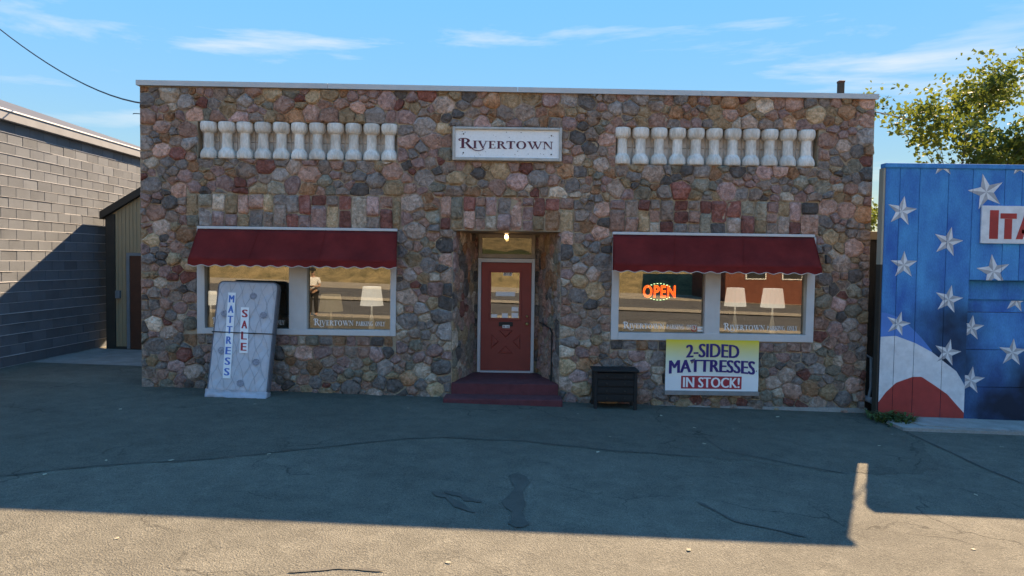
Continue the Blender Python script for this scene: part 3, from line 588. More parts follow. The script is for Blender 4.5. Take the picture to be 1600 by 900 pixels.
# ------------------------------------------------------------------ shop sign
sg = thing('shop_sign', (-.11, -.1, 3.93), 'white shop sign with plum serif lettering in a concrete frame above the door', 'sign')
a, b, c, d = -1.02, .795, 3.932, 4.488; mb = MB()
mb.bbox(a, a + .046, -.11, .02, c, d, .012); mb.bbox(b - .046, b, -.11, .02, c, d, .012); mb.bbox(a + .045, b - .045, -.107, .02, c + .002, c + .055, .012); mb.bbox(a + .045, b - .045, -.107, .02, d - .045, d - .002, .012); mb.build('frame', mat('pale_frame', (.55, .51, .46), .9, 0, .3, 9), sg)
mb = MB(); mb.box(a + .04, b - .04, -.07, .01, c + .04, d - .04); mb.build('board', 'white', sg)
mb = MB(); zb = 4.135
put_serif(mb, 'RIVERTOWN', -.90, .66, {0}, lambda x, y, l: (x, -.0735 - l, zb + y * .125)); mb.build('lettering', 'plum', sg)
for x, z in ((-.84, 4.37), (-.84, 4.06), (.62, 4.36), (.62, 4.05)):
    mb = MB(); mb.lathe([(.012, 0), (.012, .008)], (0, 0, 0), 10); mb.v = [(x + p, -.07 - r, z + q) for p, q, r in mb.v]; mb.build('bolt', 'black', sg)
rg = random.Random(9); mb = MB()
for k in range(34):
    x, z = rg.uniform(-.92, .68), rg.choice([rg.uniform(4.0, 4.1), rg.uniform(4.32, 4.43)]); s = rg.uniform(.003, .010); mb.poly([(x + s * rg.uniform(.5, 1.6) * math.cos(t), -.0712, z + s * math.sin(t) * rg.uniform(.5, 1.2)) for t in (0, 1.2, 2.4, 3.6, 4.9)])
mb.build('paint_chips', 'batten', sg)

# ------------------------------------------------------------------ awnings
def awning(xa, xb, xc, xd, zt, label):
    """top edge xa..xb on the wall, front edge xc..xd"""
    r = thing('awning', ((xa + xb) / 2, 0, zt), label, 'awning', None); P = .42; zf = zt - .52; n = 60
    mb = MB(); NU, NV = 48, 8
    for j in range(NV + 1):
        v = j / NV
        for i in range(NU + 1):
            u = i / NU; x = (xa + (xb - xa) * u) * (1 - v) + (xc + (xd - xc) * u) * v; sag = .034 * math.sin(math.pi * v) * (.5 + math.sin(u * 3 * math.pi) ** 2) + .012 * noise.noise((u * 9, v * 2.5, xa)) + .006 * noise.noise((u * 30, v * 5, xa))
            mb.v.append((x, -.06 - P * v, zt - .02 + (zf - zt) * v - sag))
    mb.f = [(j * (NU + 1) + i, (j + 1) * (NU + 1) + i, (j + 1) * (NU + 1) + i + 1, j * (NU + 1) + i + 1) for j in range(NV) for i in range(NU)]; mb.m = [0] * len(mb.f)
    cn = mb.build('canvas', 'awn', r, smooth=True); md = cn.modifiers.new('s', 'SOLIDIFY'); md.thickness = .004
    ns = 15; mb = MB(); tr = []; n = ns * 8
    for i in range(n + 1):
        u = i / n; x = xc + (xd - xc) * u; z1 = zf - .115 - .026 * abs(math.sin(u * ns * math.pi)) ** .8 * -1 - .026
        z1 = zf - .10 - .028 * (1 - math.cos(u * ns * 2 * math.pi)) / 2; yy = -.06 - P - .004 - .006 * math.sin(u * 40)
        mb.v += [(x, yy + .003, zf - .016), (x, yy, z1)]; tr.append((x, yy, z1))
    mb.f = [(2 * i, 2 * i + 1, 2 * i + 3, 2 * i + 2) for i in range(n)]; mb.m = [0] * n
    va = mb.build('valance', 'awn', r); md = va.modifiers.new('s', 'SOLIDIFY'); md.thickness = .003
    mb = MB(); mb.tube(tr, .006, 5); mb.build('edge_binding', 'awntrim', va)
    mb = MB(); mb.bbox(xa - .01, xb + .01, -.075, -.03, zt - .025, zt + .02, .006); mb.build('head_rail', 'alu', r)
    for xw, xf in ((xa, xc), (xb, xd)):
        mb = MB(); mb.extr([(xw, -.06, zt - .03), (xf, -.06 - P, zf - .03), (xf, -.06 - P, zf - .10), (xw, -.06, zf - .10)], (.004, 0, 0)); mb.build('side_flap', 'awn', r)
    for u in (.31, .645):
        mb = MB(); x0 = xa + (xb - xa) * u; x1 = xc + (xd - xc) * (u - .02); mb.tube([(x0 + (x1 - x0) * v, -.063 - P * v, zt - .018 + (zf - zt) * v - .012 * math.sin(math.pi * v) + .012) for v in np.linspace(0, .99, 7)], .003, 4); mb.build('seam', 'awn', cn)
YF = -.48
awning(at(309, 356, -.06).x, at(620, 358, -.06).x, at(293, 418, YF).x, at(619, 421, YF).x, 2.765, 'maroon scalloped awning over the window behind the leaning mattress')
awning(at(958, 364, -.06).x, at(1272, 368, -.06).x, at(959, 428, YF).x, at(1284, 432, YF).x, 2.765, 'maroon scalloped awning over the window with the lit open sign')

# ------------------------------------------------------------------ open sign and lamps behind the glass
c = at(1030, 456, .16); os_ = thing('open_sign', c, 'lit orange open sign on a green oval hanging behind the glass', 'sign')
mb = MB(); E_ = [(c.x + .26 * math.cos(t), c.y + .02, c.z + .165 * math.sin(t)) for t in np.linspace(0, 6.283, 37)[:-1]]; mb.extr(E_, (0, .02, 0)); mb.build('oval_board', 'oval', os_)
for k in range(26):
    t = 2 * math.pi * k / 26
    if abs(math.sin(t)) < .55: continue
    mb = MB(); x, z = c.x + .235 * math.cos(t), c.z + .142 * math.sin(t); mb.bbox(x - .013, x + .013, c.y + .008, c.y + .02, z - .006, z + .006, .003); mb.build('led', 'neong', os_)
cu = bpy.data.curves.new('t', 'FONT'); cu.body = 'OPEN'; cu.fill_mode = 'NONE'; cu.bevel_depth = .03; cu.space_character = 1.12; cu.resolution_u = 3; cu.bevel_resolution = 1
o = bpy.data.objects.new('t', cu); COL.objects.link(o); dg = bpy.context.evaluated_depsgraph_get(); me = o.evaluated_get(dg).to_mesh()
v = np.array([x.co[:] for x in me.vertices]); f = [tuple(p.vertices) for p in me.polygons]; lo, hi = v.min(0), v.max(0); bpy.data.objects.remove(o)
mb = MB(); mb.add([(c.x - .28 + (p[0] - lo[0]) / (hi[0] - lo[0]) * .56, c.y - .005 + p[2] * .3, c.z - .105 + (p[1] - lo[1]) / (hi[1] - lo[1]) * .22) for p in v], f); mb.build('neon_outline', 'neon', os_)
mb = MB(); put_text(mb, 'OPEN', lambda u, v: (c.x - .265 + u * .53, c.y + .012, c.z - .09 + v * .19), 0, .06); mb.build('neon_face', 'neonf', os_)
mb = MB(); mb.tube([(c.x + .03, c.y + .02, c.z + .16), (c.x + .05, c.y + .02, c.z + .5)], .004, 5); mb.build('cord', 'black', os_)
def lamp(px0, px1, py0, py1, Y, m, label, pybot=520):
    p0, p1 = at(px0, py1, Y), at(px1, py0, Y); cx = (p0.x + p1.x) / 2; R = (p1.x - p0.x) / 2; z0, z1 = p0.z, p1.z; zf = .2
    l = thing('table_lamp', (cx, Y, zf), label, 'lamp')
    mb = MB(); n = 28; rr = lambda t: R * (1 + .018 * math.cos(t * 14)); 
    for z, k in ((z0, 1), (z1, .78)):
        for j in range(n * 2): t = math.pi * j / n; mb.v.append((cx + rr(t) * k * math.cos(t), Y + rr(t) * k * math.sin(t), z))
    mb.f = [(j, (j + 1) % (2 * n), 2 * n + (j + 1) % (2 * n), 2 * n + j) for j in range(2 * n)]; mb.m = [0] * len(mb.f)
    s = mb.build('shade', m, l); s.modifiers.new('s', 'SOLIDIFY').thickness = .004
    h = z0 - .72
    mb = MB(); mb.lathe([(.10, 0), (.10, .02), (.04, .04), (.03, h * .2), (.055, h * .4), (.045, h * .6), (.018, h * .8), (.012, h + .12)], (cx, Y, .72), 18); mb.build('base', 'ceramic', l, smooth=True)
    mb = MB(); mb.lathe([(.03, 0), (.03, .48), (.22, .49), (.22, .52)], (cx, Y, .2), 18); mb.build('stand', 'wood', l)
    return l
lamp(563, 599, 448, 477, .55, 'shade', 'bright white pleated lamp at the right end of the window behind the mattress')
lamp(498, 536, 460, 486, 1.3, 'shade2', 'dim cream lamp shade next to the window mullion')
lamp(318, 340, 455, 476, .6, 'shade', 'white lamp half hidden behind the leaning mattress')
lamp(1132, 1166, 450, 478, .6, 'shade', 'white lamp beside the mullion in the window with the open sign')
lamp(1189, 1226, 451, 480, .6, 'shade', 'white lamp near the right window jamb')
mb = MB(); mb.bbox(-3.0, -.95, 2.6, 3.5, .2, .62, .06); mb.bbox(-3.0, -.95, 3.3, 3.55, .55, 1.1, .06); tag(mb.build('sofa', 'intfloor'), 'brown sofa in the dim showroom behind the mattress window', 'sofa')
for bx, lab in ((3.4, 'display bed with pale bedding in the showroom behind the open sign'), (-4.6, 'display bed with pale bedding in the showroom behind the leaning mattress')):
    t_ = thing('display_bed', (bx, 3, .2), lab, 'bed')
    mb = MB(); mb.bbox(bx - .9, bx + .9, 2.0, 4.1, .22, .5, .03); mb.build('base', 'wood', t_); mb = MB(); mb.bbox(bx - .88, bx + .88, 2.0, 4.08, .5, .82, .06); mb.build('bedding', 'decal', t_)
    mb = MB(); mb.bbox(bx - .95, bx + .95, 4.1, 4.18, .2, 1.5, .03); mb.build('headboard', 'intfloor', t_)
    for k in (-1, 1): mb = MB(); mb.bbox(bx + k * .45 - .33, bx + k * .45 + .33, 3.55, 4.0, .82, .98, .06); mb.build('pillow', 'decal', t_)
pl = at(1028, 513, .5); mb = MB(); mb.lathe([(.10, 0), (.11, .03), (.14, .2), (.15, .22), (.13, .22)], (pl.x, .5, pl.z - .11), 18)
mb.lathe([(.2, 0), (.2, pl.z - .11 - .2 - .001)], (pl.x, .5, .2), 18); tag(mb.build('planter', 'shade2', smooth=True), 'cream planter low behind the glass under the open sign', 'planter')  # planter shares the cream shade's emission: a faint glow added, no lamp inside

# ------------------------------------------------------------------ mattress
mr = thing('mattress', at(370, 617, -.5), 'grey quilted mattress in plastic film leaning on the window with sale strips', 'mattress')
A, B, Cc, Dd = at(323, 612, -.64), at(416, 617, -.60), at(434, 442, -.23), at(342, 439, -.25)
for q in (A, B): q.z = max(q.z, GX(q.x) + .01)
face = lambda u, v: A.lerp(B, u).lerp(Dd.lerp(Cc, u), v)
nrm = (B - A).cross(Dd - A).normalized()
if nrm.y > 0: nrm = -nrm
TH = .15
mb = MB(); NU, NV = 40, 76
def quilt(u, v):
    a, b = u * .95 / .17, v * 1.85 / .24; s = abs(math.sin(math.pi * (a + b) / 2 + .35 * math.sin(b * 3.1))) * abs(math.sin(math.pi * (a - b) / 2 + .35 * math.sin(a * 3.1)))
    e = min(u, 1 - u) * .95; g = min(v, 1 - v) * 1.85; edge = min(1, e / .05) * min(1, g / .05)
    return .017 * min(1, s * 2.6) ** .6 * edge - .03 * (1 - min(1, e / .035)) ** 2 - .03 * (1 - min(1, g / .035)) ** 2
def rnd_uv(u, v):                                            # rounded corners
    x, y = (u - .5) * .95, (v - .5) * 1.85; R_c = .075; ax, ay = abs(x) - (.475 - R_c), abs(y) - (.925 - R_c)
    if ax > 0 and ay > 0:
        l = math.hypot(ax, ay); m_ = max(ax, ay); k = m_ / l; x = math.copysign(.475 - R_c + ax * k, x); y = math.copysign(.925 - R_c + ay * k, y)
    return x / .95 + .5, y / 1.85 + .5
for j in range(NV + 1):
    for i in range(NU + 1): u, v = i / NU, j / NV; mb.v.append(face(*rnd_uv(u, v)) + nrm * quilt(u, v))
for j in range(NV):
    for i in range(NU): k = j * (NU + 1) + i; mb.f.append((k, k + 1, k + NU + 2, k + NU + 1)); mb.m.append(0)
tp = mb.build('quilted_top', 'matt', mr, smooth=True)
ring = [rnd_uv(i / 20, 0) for i in range(20)] + [rnd_uv(1, i / 40) for i in range(40)] + [rnd_uv(1 - i / 20, 1) for i in range(20)] + [rnd_uv(0, 1 - i / 40) for i in range(40)]
mb = MB(); nr = len(ring); prof_ = ((-.018, 0), (-.03, .008), (-.03 - TH / 2, .014), (-.03 - TH, .008), (-.045 - TH, -.01))
for dd_, sw in prof_:
    for u, v in ring: mb.v.append(face(.5 + (u - .5) * (1 + 2 * sw), .5 + (v - .5) * (1 + sw)) + nrm * dd_)
for j in range(4):
    for i in range(nr): mb.f.append((j * nr + i, j * nr + (i + 1) % nr, (j + 1) * nr + (i + 1) % nr, (j + 1) * nr + i)); mb.m.append(0)
mb.build('border', 'mattside', mr, smooth=True)
mb = MB(); mb.poly([face(.5 + (u - .5) * .985, .5 + (v - .5) * .99) - nrm * (.0445 + TH) for u, v in ring][::-1]); mb.build('mattress_back', 'matt', mr)
for k in (0, 1):
    mb = MB(); q = [face(u, v) - nrm * (.022 + k * (TH + .01)) for u, v in ring]; mb.tube(q + [q[0]], .012, 6); mb.build('piping', 'mattside', mr)
mb = MB()
for sg_ in (-1, 1):
    for k in range(-12, 13):
        L = []
        for i in range(61):
            v = i / 60; a_ = 2 * k - sg_ * v * 1.85 / .24; u = a_ * .17 / .95 * .5 + .5 + .014 * math.sin(v * 30 + k * 1.7)
            if .02 < u < .98 and .015 < v < .985: L.append(face(u, v) + nrm * (quilt(u, v) + .001))
            elif len(L) > 3: mb.tube(L, .0035, 4); L = []
            else: L = []
        if len(L) > 3: mb.tube(L, .0035, 4)
tag(mb.build('stitching', mat('stitch_thread', (.40, .40, .43), .9), mr), kind='stuff')
for u, v in ((.62, .87), (.82, .70), (.17, .70), (.30, .33), (.78, .28), (.55, .09), (.18, .37), (.56, .5)):
    mb = MB(); mb.poly([face(u + .062 * math.cos(t) * (1 + .07 * math.cos(9 * t)), v + .030 * math.sin(t) * (1 + .07 * math.cos(9 * t))) + nrm * .0255 for t in np.linspace(0, 6.283, 26)[:-1]]); mb.build('medallion', 'medal', mr)
def strip(word, u0, v0, u1, v1, hw, m):
    mb = MB(); f2 = lambda t, s: face(u0 + (u1 - u0) * t + s * hw, v0 + (v1 - v0) * t)
    mb.extr([f2(0, -1) + nrm * .026, f2(0, 1) + nrm * .026, f2(1, 1) + nrm * .026, f2(1, -1) + nrm * .026], nrm * .003); s = mb.build('paper_strip', 'decal', mr)
    mb = MB(); n = len(word)
    for i, ch in enumerate(word):
        def fn(a, b, i=i):
            t = (i + .5) / n * .97 + .015 + (.5 - b) * .68 / n; return f2(t, (a - .5) * 1.45) + nrm * .0315
        put_text(mb, ch, fn, 0, .085)
    mb.build('strip_lettering', m, s)
strip('MATTRESS', .255, .895, .315, .125, .065, 'blue'); strip('SALE', .50, .765, .555, .355, .07, 'red')
mb = MB(); vs_ = .535; q = [face(-.01, vs_) + nrm * .024, face(.5, vs_ - .002) + nrm * .028, face(1.01, vs_) + nrm * .02, face(1.01, vs_) - nrm * (TH + .05), face(-.01, vs_) - nrm * (TH + .05), face(-.01, vs_) + nrm * .024]; mb.tube(q, .009, 6); mb.build('strap', 'black', mr)
mb = MB(); rg = random.Random(4); NS = 46
loop = [face(u, 0) for u in np.linspace(-.015, 1.015, 24)] + [face(1.02, 0) - nrm * d for d in np.linspace(.02, TH + .04, 8)] + [face(u, 0) - nrm * (TH + .04) for u in np.linspace(1.015, -.015, 12)]
n = len(loop)
for j in range(5):
    for i, p in enumerate(loop):
        nn = noise.noise_vector((i * .7, j * .9, 2)); h = [.07, .045, .02, -.005, -.01][j]; q = p + nrm * (.018 + .005 * j) + Vector((nn.x * .02, nn.y * .025 - (.03 if j > 2 and i < 24 else 0), 0)); zb = GX(q.x) + .006; q.z = max(zb, p.z + h + nn.z * .02 - .02) if j < 4 else zb
        mb.v.append(q)
for j in range(4):
    for i in range(n): mb.f.append((j * n + i, j * n + (i + 1) % n, (j + 1) * n + (i + 1) % n, (j + 1) * n + i)); mb.m.append(0)
mb.build('plastic_film', 'plastic', mr, smooth=True)
mb = MB(); p = face(1.004, .30) - nrm * .1; mb.extr([p, p + Vector((0, .05, .02)), p + Vector((0.008, .05, .12)), p + Vector((.008, 0, .10))], (.004, 0, 0)); mb.build('care_label', 'red', mr)

# ------------------------------------------------------------------ banner and dresser
bn = thing('banner', (3.38, -.06, .07), 'yellow and white banner advertising two-sided mattresses below the window', 'banner')
bx0, bx1, bz0, bz1 = 2.60, 4.165, .135, .995; mb = MB(); NU, NV = 30, 18
wr = lambda u, v: -.075 - .012 * math.sin(u * 9 + v * 4) * (1 - abs(2 * v - 1)) - .012 * math.exp(-((u - .12 - .2 * (1 - v)) / .04) ** 2) * v
for j in range(NV + 1):
    for i in range(NU + 1): u, v = i / NU, j / NV; mb.v.append((bx0 + (bx1 - bx0) * u + .006 * math.sin(v * 5) * (u - .5), wr(u, v), bz0 + (bz1 - bz0) * v))
mb.f = [(j * (NU + 1) + i, j * (NU + 1) + i + 1, (j + 1) * (NU + 1) + i + 1, (j + 1) * (NU + 1) + i) for j in range(NV) for i in range(NU)]; mb.m = [0] * len(mb.f)
sh = mb.build('sheet', 'banner', bn, smooth=True)
mb = MB(); mb.bbox(bx0 - .01, bx1 + .01, -.10, -.055, .06, .134, .006); mb.build('batten', 'batten', bn)
bw = lambda u, v, l=.006: (bx0 + (bx1 - bx0) * u, wr(u, v) - l, bz0 + (bz1 - bz0) * v)
mb = MB(); put_text(mb, '2-SIDED', lambda a, b: bw(.215 + .575 * a, .655 + .25 * b + .035 * (1 - (2 * a - 1) ** 2) * (.4 + .6 * b) - .01), 0, .07); mb.build('top_line', 'navy', sh)
mb = MB(); put_text(mb, 'MATTRESSES', lambda a, b: bw(.035 + .93 * a, .325 + b * (.245 + .02 * (2 * a - 1) ** 2) + .045 * (1 - (2 * a - 1) ** 2)), 0, .07); mb.build('middle_line', 'navy', sh)
mb = MB(); K = 10
for i in range(K): mb.poly([bw(.17 + .65 * i / K, .04, .004), bw(.17 + .65 * (i + 1) / K, .04, .004), bw(.17 + .65 * (i + 1) / K, .29, .004), bw(.17 + .65 * i / K, .29, .004)])
mb.build('red_box', 'red', sh)
mb = MB(); put_text(mb, 'IN STOCK!', lambda a, b: bw(.19 + .61 * a, .065 + .20 * b, .008), 0, .06); mb.build('bottom_line', 'decal', sh)

dr = thing('dresser', (1.72, -.3, GX(1.7)), 'weathered black four-drawer dresser against the stone wall', 'dresser')
g0 = GX(1.72); x0, x1, y0, y1, zt = 1.36, 2.05, -.50, -.10, .50
mb = MB(); mb.bbox(x0 - .03, x1 + .03, y0 - .03, y1, zt, zt + .03, .008); mb.build('top', 'wood', dr)
for xa in (x0, x1 - .03): mb = MB(); mb.box(xa, xa + .03, y0 + .02, y1, g0 + .10, zt); mb.build('side_panel', 'wood', dr)
mb = MB(); mb.box(x0 + .03, x1 - .03, y1 - .02, y1, g0 + .1, zt); mb.build('back_panel', 'wood', dr)
hh = (zt - g0 - .14) / 4
for k in range(4):
    z = g0 + .13 + hh * k; mb = MB(); mb.bbox(x0 + .05, x1 - .05, y0 + .005, y1 - .04, z + .012, z + hh - .008, .006); dw = mb.build('drawer', 'wood', dr)
    for xx in (x0 + .2, x1 - .2): mb = MB(); mb.lathe([(.007, 0), (.007, .012), (.014, .018), (.01, .027)], (0, 0, 0), 10); mb.v = [(xx + p, y0 + .005 - r, z + hh / 2 + q) for p, q, r in mb.v]; mb.build('knob', 'brown', dw)
    mb = MB(); mb.box(x0 + .03, x1 - .03, y0 + .02, y0 + .05, z - .006, z + .01); mb.build('rail', 'wood', dr)
for xx in (x0, x1 - .045):
    for yy in (y0, y1 - .045): mb = MB(); mb.bbox(xx - .004, xx + .049, yy - .004, yy + .049, g0 - .01, zt - .002 if yy == y0 else g0 + .12, .006); mb.build('leg', 'wood', dr)

# ------------------------------------------------------------------ grey block building on the left
bb = thing('block_building', (-9.5, 2, .1), 'grey concrete block building with low sheet roof beyond the alley', 'building')
XW = -9.5; gz = .13; cs, bl_ = .2, .40; nC = 23; ztop = 4.745
mb = MB(); mb.box(XW - .2, XW - .012, -1.6, 9, gz - .4, ztop); core = mb.build('wall', 'block', bb)
big, rst = [], MB(); zc = ztop - .1
rg = random.Random(8)
for r_ in range(nC + 1):
    z1 = ztop - r_ * cs; z0 = z1 - cs; off = (r_ % 2) * .2
    y = -1.6 - off
    while y < 9:
        a, b = max(y, -1.6) + .004, min(y + bl_, 9) - .004
        if b - a > .05:
            j = rg.uniform(-.003, .003); V = (XW - .05, XW + j, a, b, z0 + .006, z1 - .006)
            if 1.0 < b and a < 6.1 and z1 > 0.1 and len(big) < 298:
                m_ = MB(); m_.bbox(*V, .004); m_.build('block', 'block', core, loc=(XW, (a + b) / 2, z0)); big.append(1)
            else: rst.box(*V)
        y += bl_
tag(rst.build('more_blocks', 'block', core), kind='stuff')
mb = MB(); rg = random.Random(2)
for r_ in range(1, nC + 1):
    y = -1.6; z = ztop - r_ * cs
    while y < 9:
        L = rg.uniform(.5, 2.2); hgt = rg.choice([.006, .005, .008]); pr = rg.choice([.010, .008, .012, .001])
        mb.extr([(XW - .02, y, z + hgt), (XW + pr, y, z + hgt * .5), (XW + pr, y, z - hgt * .7), (XW - .02, y, z - hgt)], (0, min(L, 9 - y), rg.uniform(-.002, .002))); y += L
tag(mb.build('mortar_beds', 'bed', core), kind='stuff')
mb = MB(); mb.box(XW - .1, XW + .13, -1.7, 9.1, ztop + .002, ztop + .17); mb.build('fascia', 'fascia', bb)
mb = MB(); mb.box(XW - .1, XW + .15, -1.72, 9.12, ztop + .172, ztop + .20); mb.build('drip_edge', 'trimw', bb)
mb = MB(); mb.extr([(XW + .14, -1.71, ztop + .202), (XW - 9, -1.71, ztop + .202 + 9.14 * .322), (XW - 9, -1.71, ztop + .1), (XW - .1, -1.71, ztop + .1)], (0, 10.8, 0)); mb.build('roof', 'roofgrey', bb)
# lean-to between
sd = thing('lean_to_shed', (-7.8, 4.05, .14), 'tan sided lean-to with dark roof edge at the end of the alley', 'shed')
RS = .61; zr = lambda x: 3.30 + RS * (x + 9.25); YS = 4.05
mb = MB(); mb.extr([(-9.2, YS, -.2), (-6.27, YS, -.2), (-6.27, YS, zr(-6.27) - .12), (-9.2, YS, zr(-9.2) - .12)], (0, .15, 0)); sw = mb.build('front_wall', 'tan', sd)
mb = MB(); x = -9.0
while x < -6.35:
    if not (-8.80 < x < -7.75): mb.extr([(x, YS - .012, .2), (x + .035, YS - .012, .2), (x + .035, YS - .012, zr(x) - .14), (x, YS - .012, zr(x) - .14)], (0, .013, 0))
    else: mb.extr([(x, YS - .012, 2.36), (x + .035, YS - .012, 2.36), (x + .035, YS - .012, zr(x) - .14), (x, YS - .012, zr(x) - .14)], (0, .013, 0))
    x += .085
tag(mb.build('siding_ribs', 'tan', sw), kind='stuff')
mb = MB(); mb.box(-9.24, -9.03, YS - .03, YS + .15, -.2, zr(-9.2) - .12); mb.build('corner_trim', 'brown', sd)
mb = MB(); mb.box(-9.24, -6.3, YS - .02, YS - .001, -.2, .2); mb.build('plinth', 'brown', sd)
mb = MB(); mb.extr([(-9.32, YS - .12, zr(-9.32) + .0), (-6.27, YS - .12, zr(-6.27)), (-6.27, YS - .12, zr(-6.27) - .17), (-9.32, YS - .12, zr(-9.32) - .17)], (0, 5, 0)); mb.build('roof', 'brown', sd)
mb = MB(); mb.box(-8.76, -8.69, YS - .05, YS, .15, 2.34); mb.box(-7.86, -7.79, YS - .05, YS, .15, 2.34); mb.box(-8.69, -7.86, YS - .05, YS, 2.27, 2.34); mb.build('door_frame', 'bgrey', sd)
mb = MB(); mb.box(-8.69, -7.86, YS - .03, YS - .002, .15, 2.27); mb.build('door', 'rdoor', sd)
mb = MB(); mb.bbox(-9.0, -8.90, YS - .09, YS - .012, 1.30, 1.48, .008); mb.build('meter_box', 'bgrey', sd)

# ------------------------------------------------------------------ painted false front on the right
mw = thing('mural_wall', (7.6, -.45, -.25), 'blue false front wall painted with white stars and a red and white swoosh', 'building')
YM = -.45; X0 = at(1380, 400, YM).x; ZT = at(1480, 256, YM).z; SX = [X0] + [at(p, 300, YM).x for p in (1406, 1437, 1482, 1520, 1570, 1597)]; SX += [SX[-1] + .43 * k for k in range(1, 13)]
XS = SX[4] - .02; ZU = at(1550, 438, YM).z; zb_ = -.32
pan = []
for i in range(len(SX) - 1):
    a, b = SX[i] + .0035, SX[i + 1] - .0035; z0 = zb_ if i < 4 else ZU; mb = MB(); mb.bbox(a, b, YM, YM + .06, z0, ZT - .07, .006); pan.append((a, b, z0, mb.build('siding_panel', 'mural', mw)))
mb = MB(); mb.box(X0 + .002, SX[-1], YM + .045, YM + .10, ZU + .01, ZT - .075); mb.box(X0 + .002, SX[4], YM + .045, YM + .10, zb_, ZU + .01); mb.build('backing', 'black', mw)
mb = MB(); mb.bbox(X0 - .02, SX[-1], YM - .02, YM + .14, ZT - .075, ZT, .008); mb.build('cap_trim', 'mural', mw)
mb = MB(); mb.box(X0 - .035, X0 - .0005, YM + .01, YM + .14, 2.3, ZT - .08); mb.build('side_trim', 'paleconc', mw); mb = MB(); mb.box(X0 - .03, X0 - .0005, YM + .012, YM + .14, zb_, 2.298); mb.build('side_trim', 'brown', mw)
YL = YM + .16; z = zb_; lows = []
while z < ZU - .05:
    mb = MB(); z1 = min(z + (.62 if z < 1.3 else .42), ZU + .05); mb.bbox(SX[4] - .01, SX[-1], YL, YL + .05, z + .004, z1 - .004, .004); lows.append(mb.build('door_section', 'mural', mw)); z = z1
mb = MB(); mb.box(SX[4] + .002, SX[-1], YL - .03, YL, at(1560, 466, YL).z - .02, ZU - .02); 
for k in range(13): mb.box(SX[4] + .3 + k * .42, SX[4] + .31 + k * .42, YL - .034, YL - .0305, at(1560, 466, YL).z - .02, ZU - .02)
mb.build('door_head', 'mural', mw)
def on_panels(polys, lift, par_hint=None, name='painted_star', mats=('starw', 'starg')):
    done = MB()
    for a, b, z0, o in pan:
        for p, mi in polys:
            q = clip(clip(clip(clip(p, (-1, 0), -a), (1, 0), b), (0, 1), ZT - .08), (0, -1), -z0)
            if len(q) > 2: done.poly([(x, YM - lift, z) for x, z in q], mi)
    lo = ZU - .02
    for p, mi in polys:
        q = clip(clip(p, (-1, 0), -(SX[4] + .002)), (0, 1), at(1560, 466, YL).z - .04)
        if len(q) > 2: done.poly([(x, YL - lift, z) for x, z in q], mi)
    if done.f:
        o = done.build(name, list(mats), mw)
    return None
rg = random.Random(12)
for px, py, r_, rot in ((1409, 330, 24, 8), (1541, 300, 29, -14), (1474, 256, 20, 0), (1481, 378, 24, 12), (1412, 414, 22, 0), (1552, 424, 27, -8), (1482, 468, 23, 10), (1403, 506, 20, 14), (1528, 514, 21, 5), (1480, 551, 22, 12), (1527, 597, 23, 6), (1593, 553, 23, 3), (1599, 470, 20, 9), (1594, 259, 17, 0)):
    c = at(px, py, YM); R = r_ / FPX * 11.05; T = []
    P = [(c.x + (R if k % 2 == 0 else R * .40) * math.sin(rad(rot + 36 * k)), c.z + (R if k % 2 == 0 else R * .40) * math.cos(rad(rot + 36 * k))) for k in range(10)]
    for k in range(10): T.append(([(c.x, c.z), P[(k + 1) % 10], P[k]], k % 2))
    on_panels(T, .003)
zp = lambda x, y: (lambda p: (p.x, p.z))(at(1340 + x * .4, 340 + y * .4, YM))
itp = lambda pts, x: float(np.interp(x, [p[0] for p in pts], [p[1] for p in pts]))
top_w = [(80, 466), (150, 462), (225, 490), (290, 525), (340, 565), (385, 600), (415, 650), (433, 700)]; top_b = [(80, 368), (110, 372), (150, 385), (200, 420), (250, 470), (290, 520), (433, 690)]
top_r = [(80, 722), (110, 682), (150, 645), (215, 622), (250, 622), (300, 655), (350, 690), (385, 730), (432, 782)]
W_, R_, B_ = [], [], []
for x in range(80, 433, 6):
    x2 = min(x + 6, 433)
    W_.append(([zp(x, itp(top_r, x)), zp(x2, itp(top_r, x2)), zp(x2, itp(top_w, x2)), zp(x, itp(top_w, x))], 0))
    R_.append(([zp(x, 840), zp(x2, 840), zp(x2, itp(top_r, x2)), zp(x, itp(top_r, x))], 0))
    if x < 290: B_.append(([zp(x, itp(top_w, x)), zp(x2, itp(top_w, x2)), zp(x2, itp(top_b, x2)), zp(x, itp(top_b, x))], 0))
on_panels(W_, .0015, name='painted_white_stripe', mats=('starw',)); on_panels(R_, .0015, name='painted_red_stripe', mats=('mred',)); on_panels(B_, .0015, name='painted_blue_stripe', mats=('mblue2',))
s0, s1 = at(1532, 380, YM - .03), at(1600, 322, YM - .03)
ib = thing('restaurant_sign', (s0.x, YM, s0.z), 'white sign board with large red capitals on the blue mural wall', 'sign')
mb = MB(); mb.bbox(s0.x, s0.x + .95, YM - .035, YM - .006, s0.z, s1.z, .004); mb.build('board', 'starw', ib)
mb = MB()
def blk(x0_, x1_, z0_, z1_): mb.box(x0_, x1_, YM - .040, YM - .0355, z0_, z1_)
hS = s1.z - s0.z; e = s0.x
blk(e + .13, e + .27, s0.z + hS * .12, s0.z + hS * .88)
blk(e + .30, e + .56, s0.z + hS * .66, s0.z + hS * .80); blk(e + .37, e + .49, s0.z + hS * .12, s0.z + hS * .655)
for p in ([(e + .56, .12), (e + .67, .12), (e + .765, .8), (e + .69, .8)], [(e + .90, .12), (e + .79, .12), (e + .70, .8), (e + .775, .8)]): mb.extr([(x, YM - .040, s0.z + hS * q) for x, q in p], (0, .0045 + (.0004 if p[0][0] > e + .8 else 0), 0))
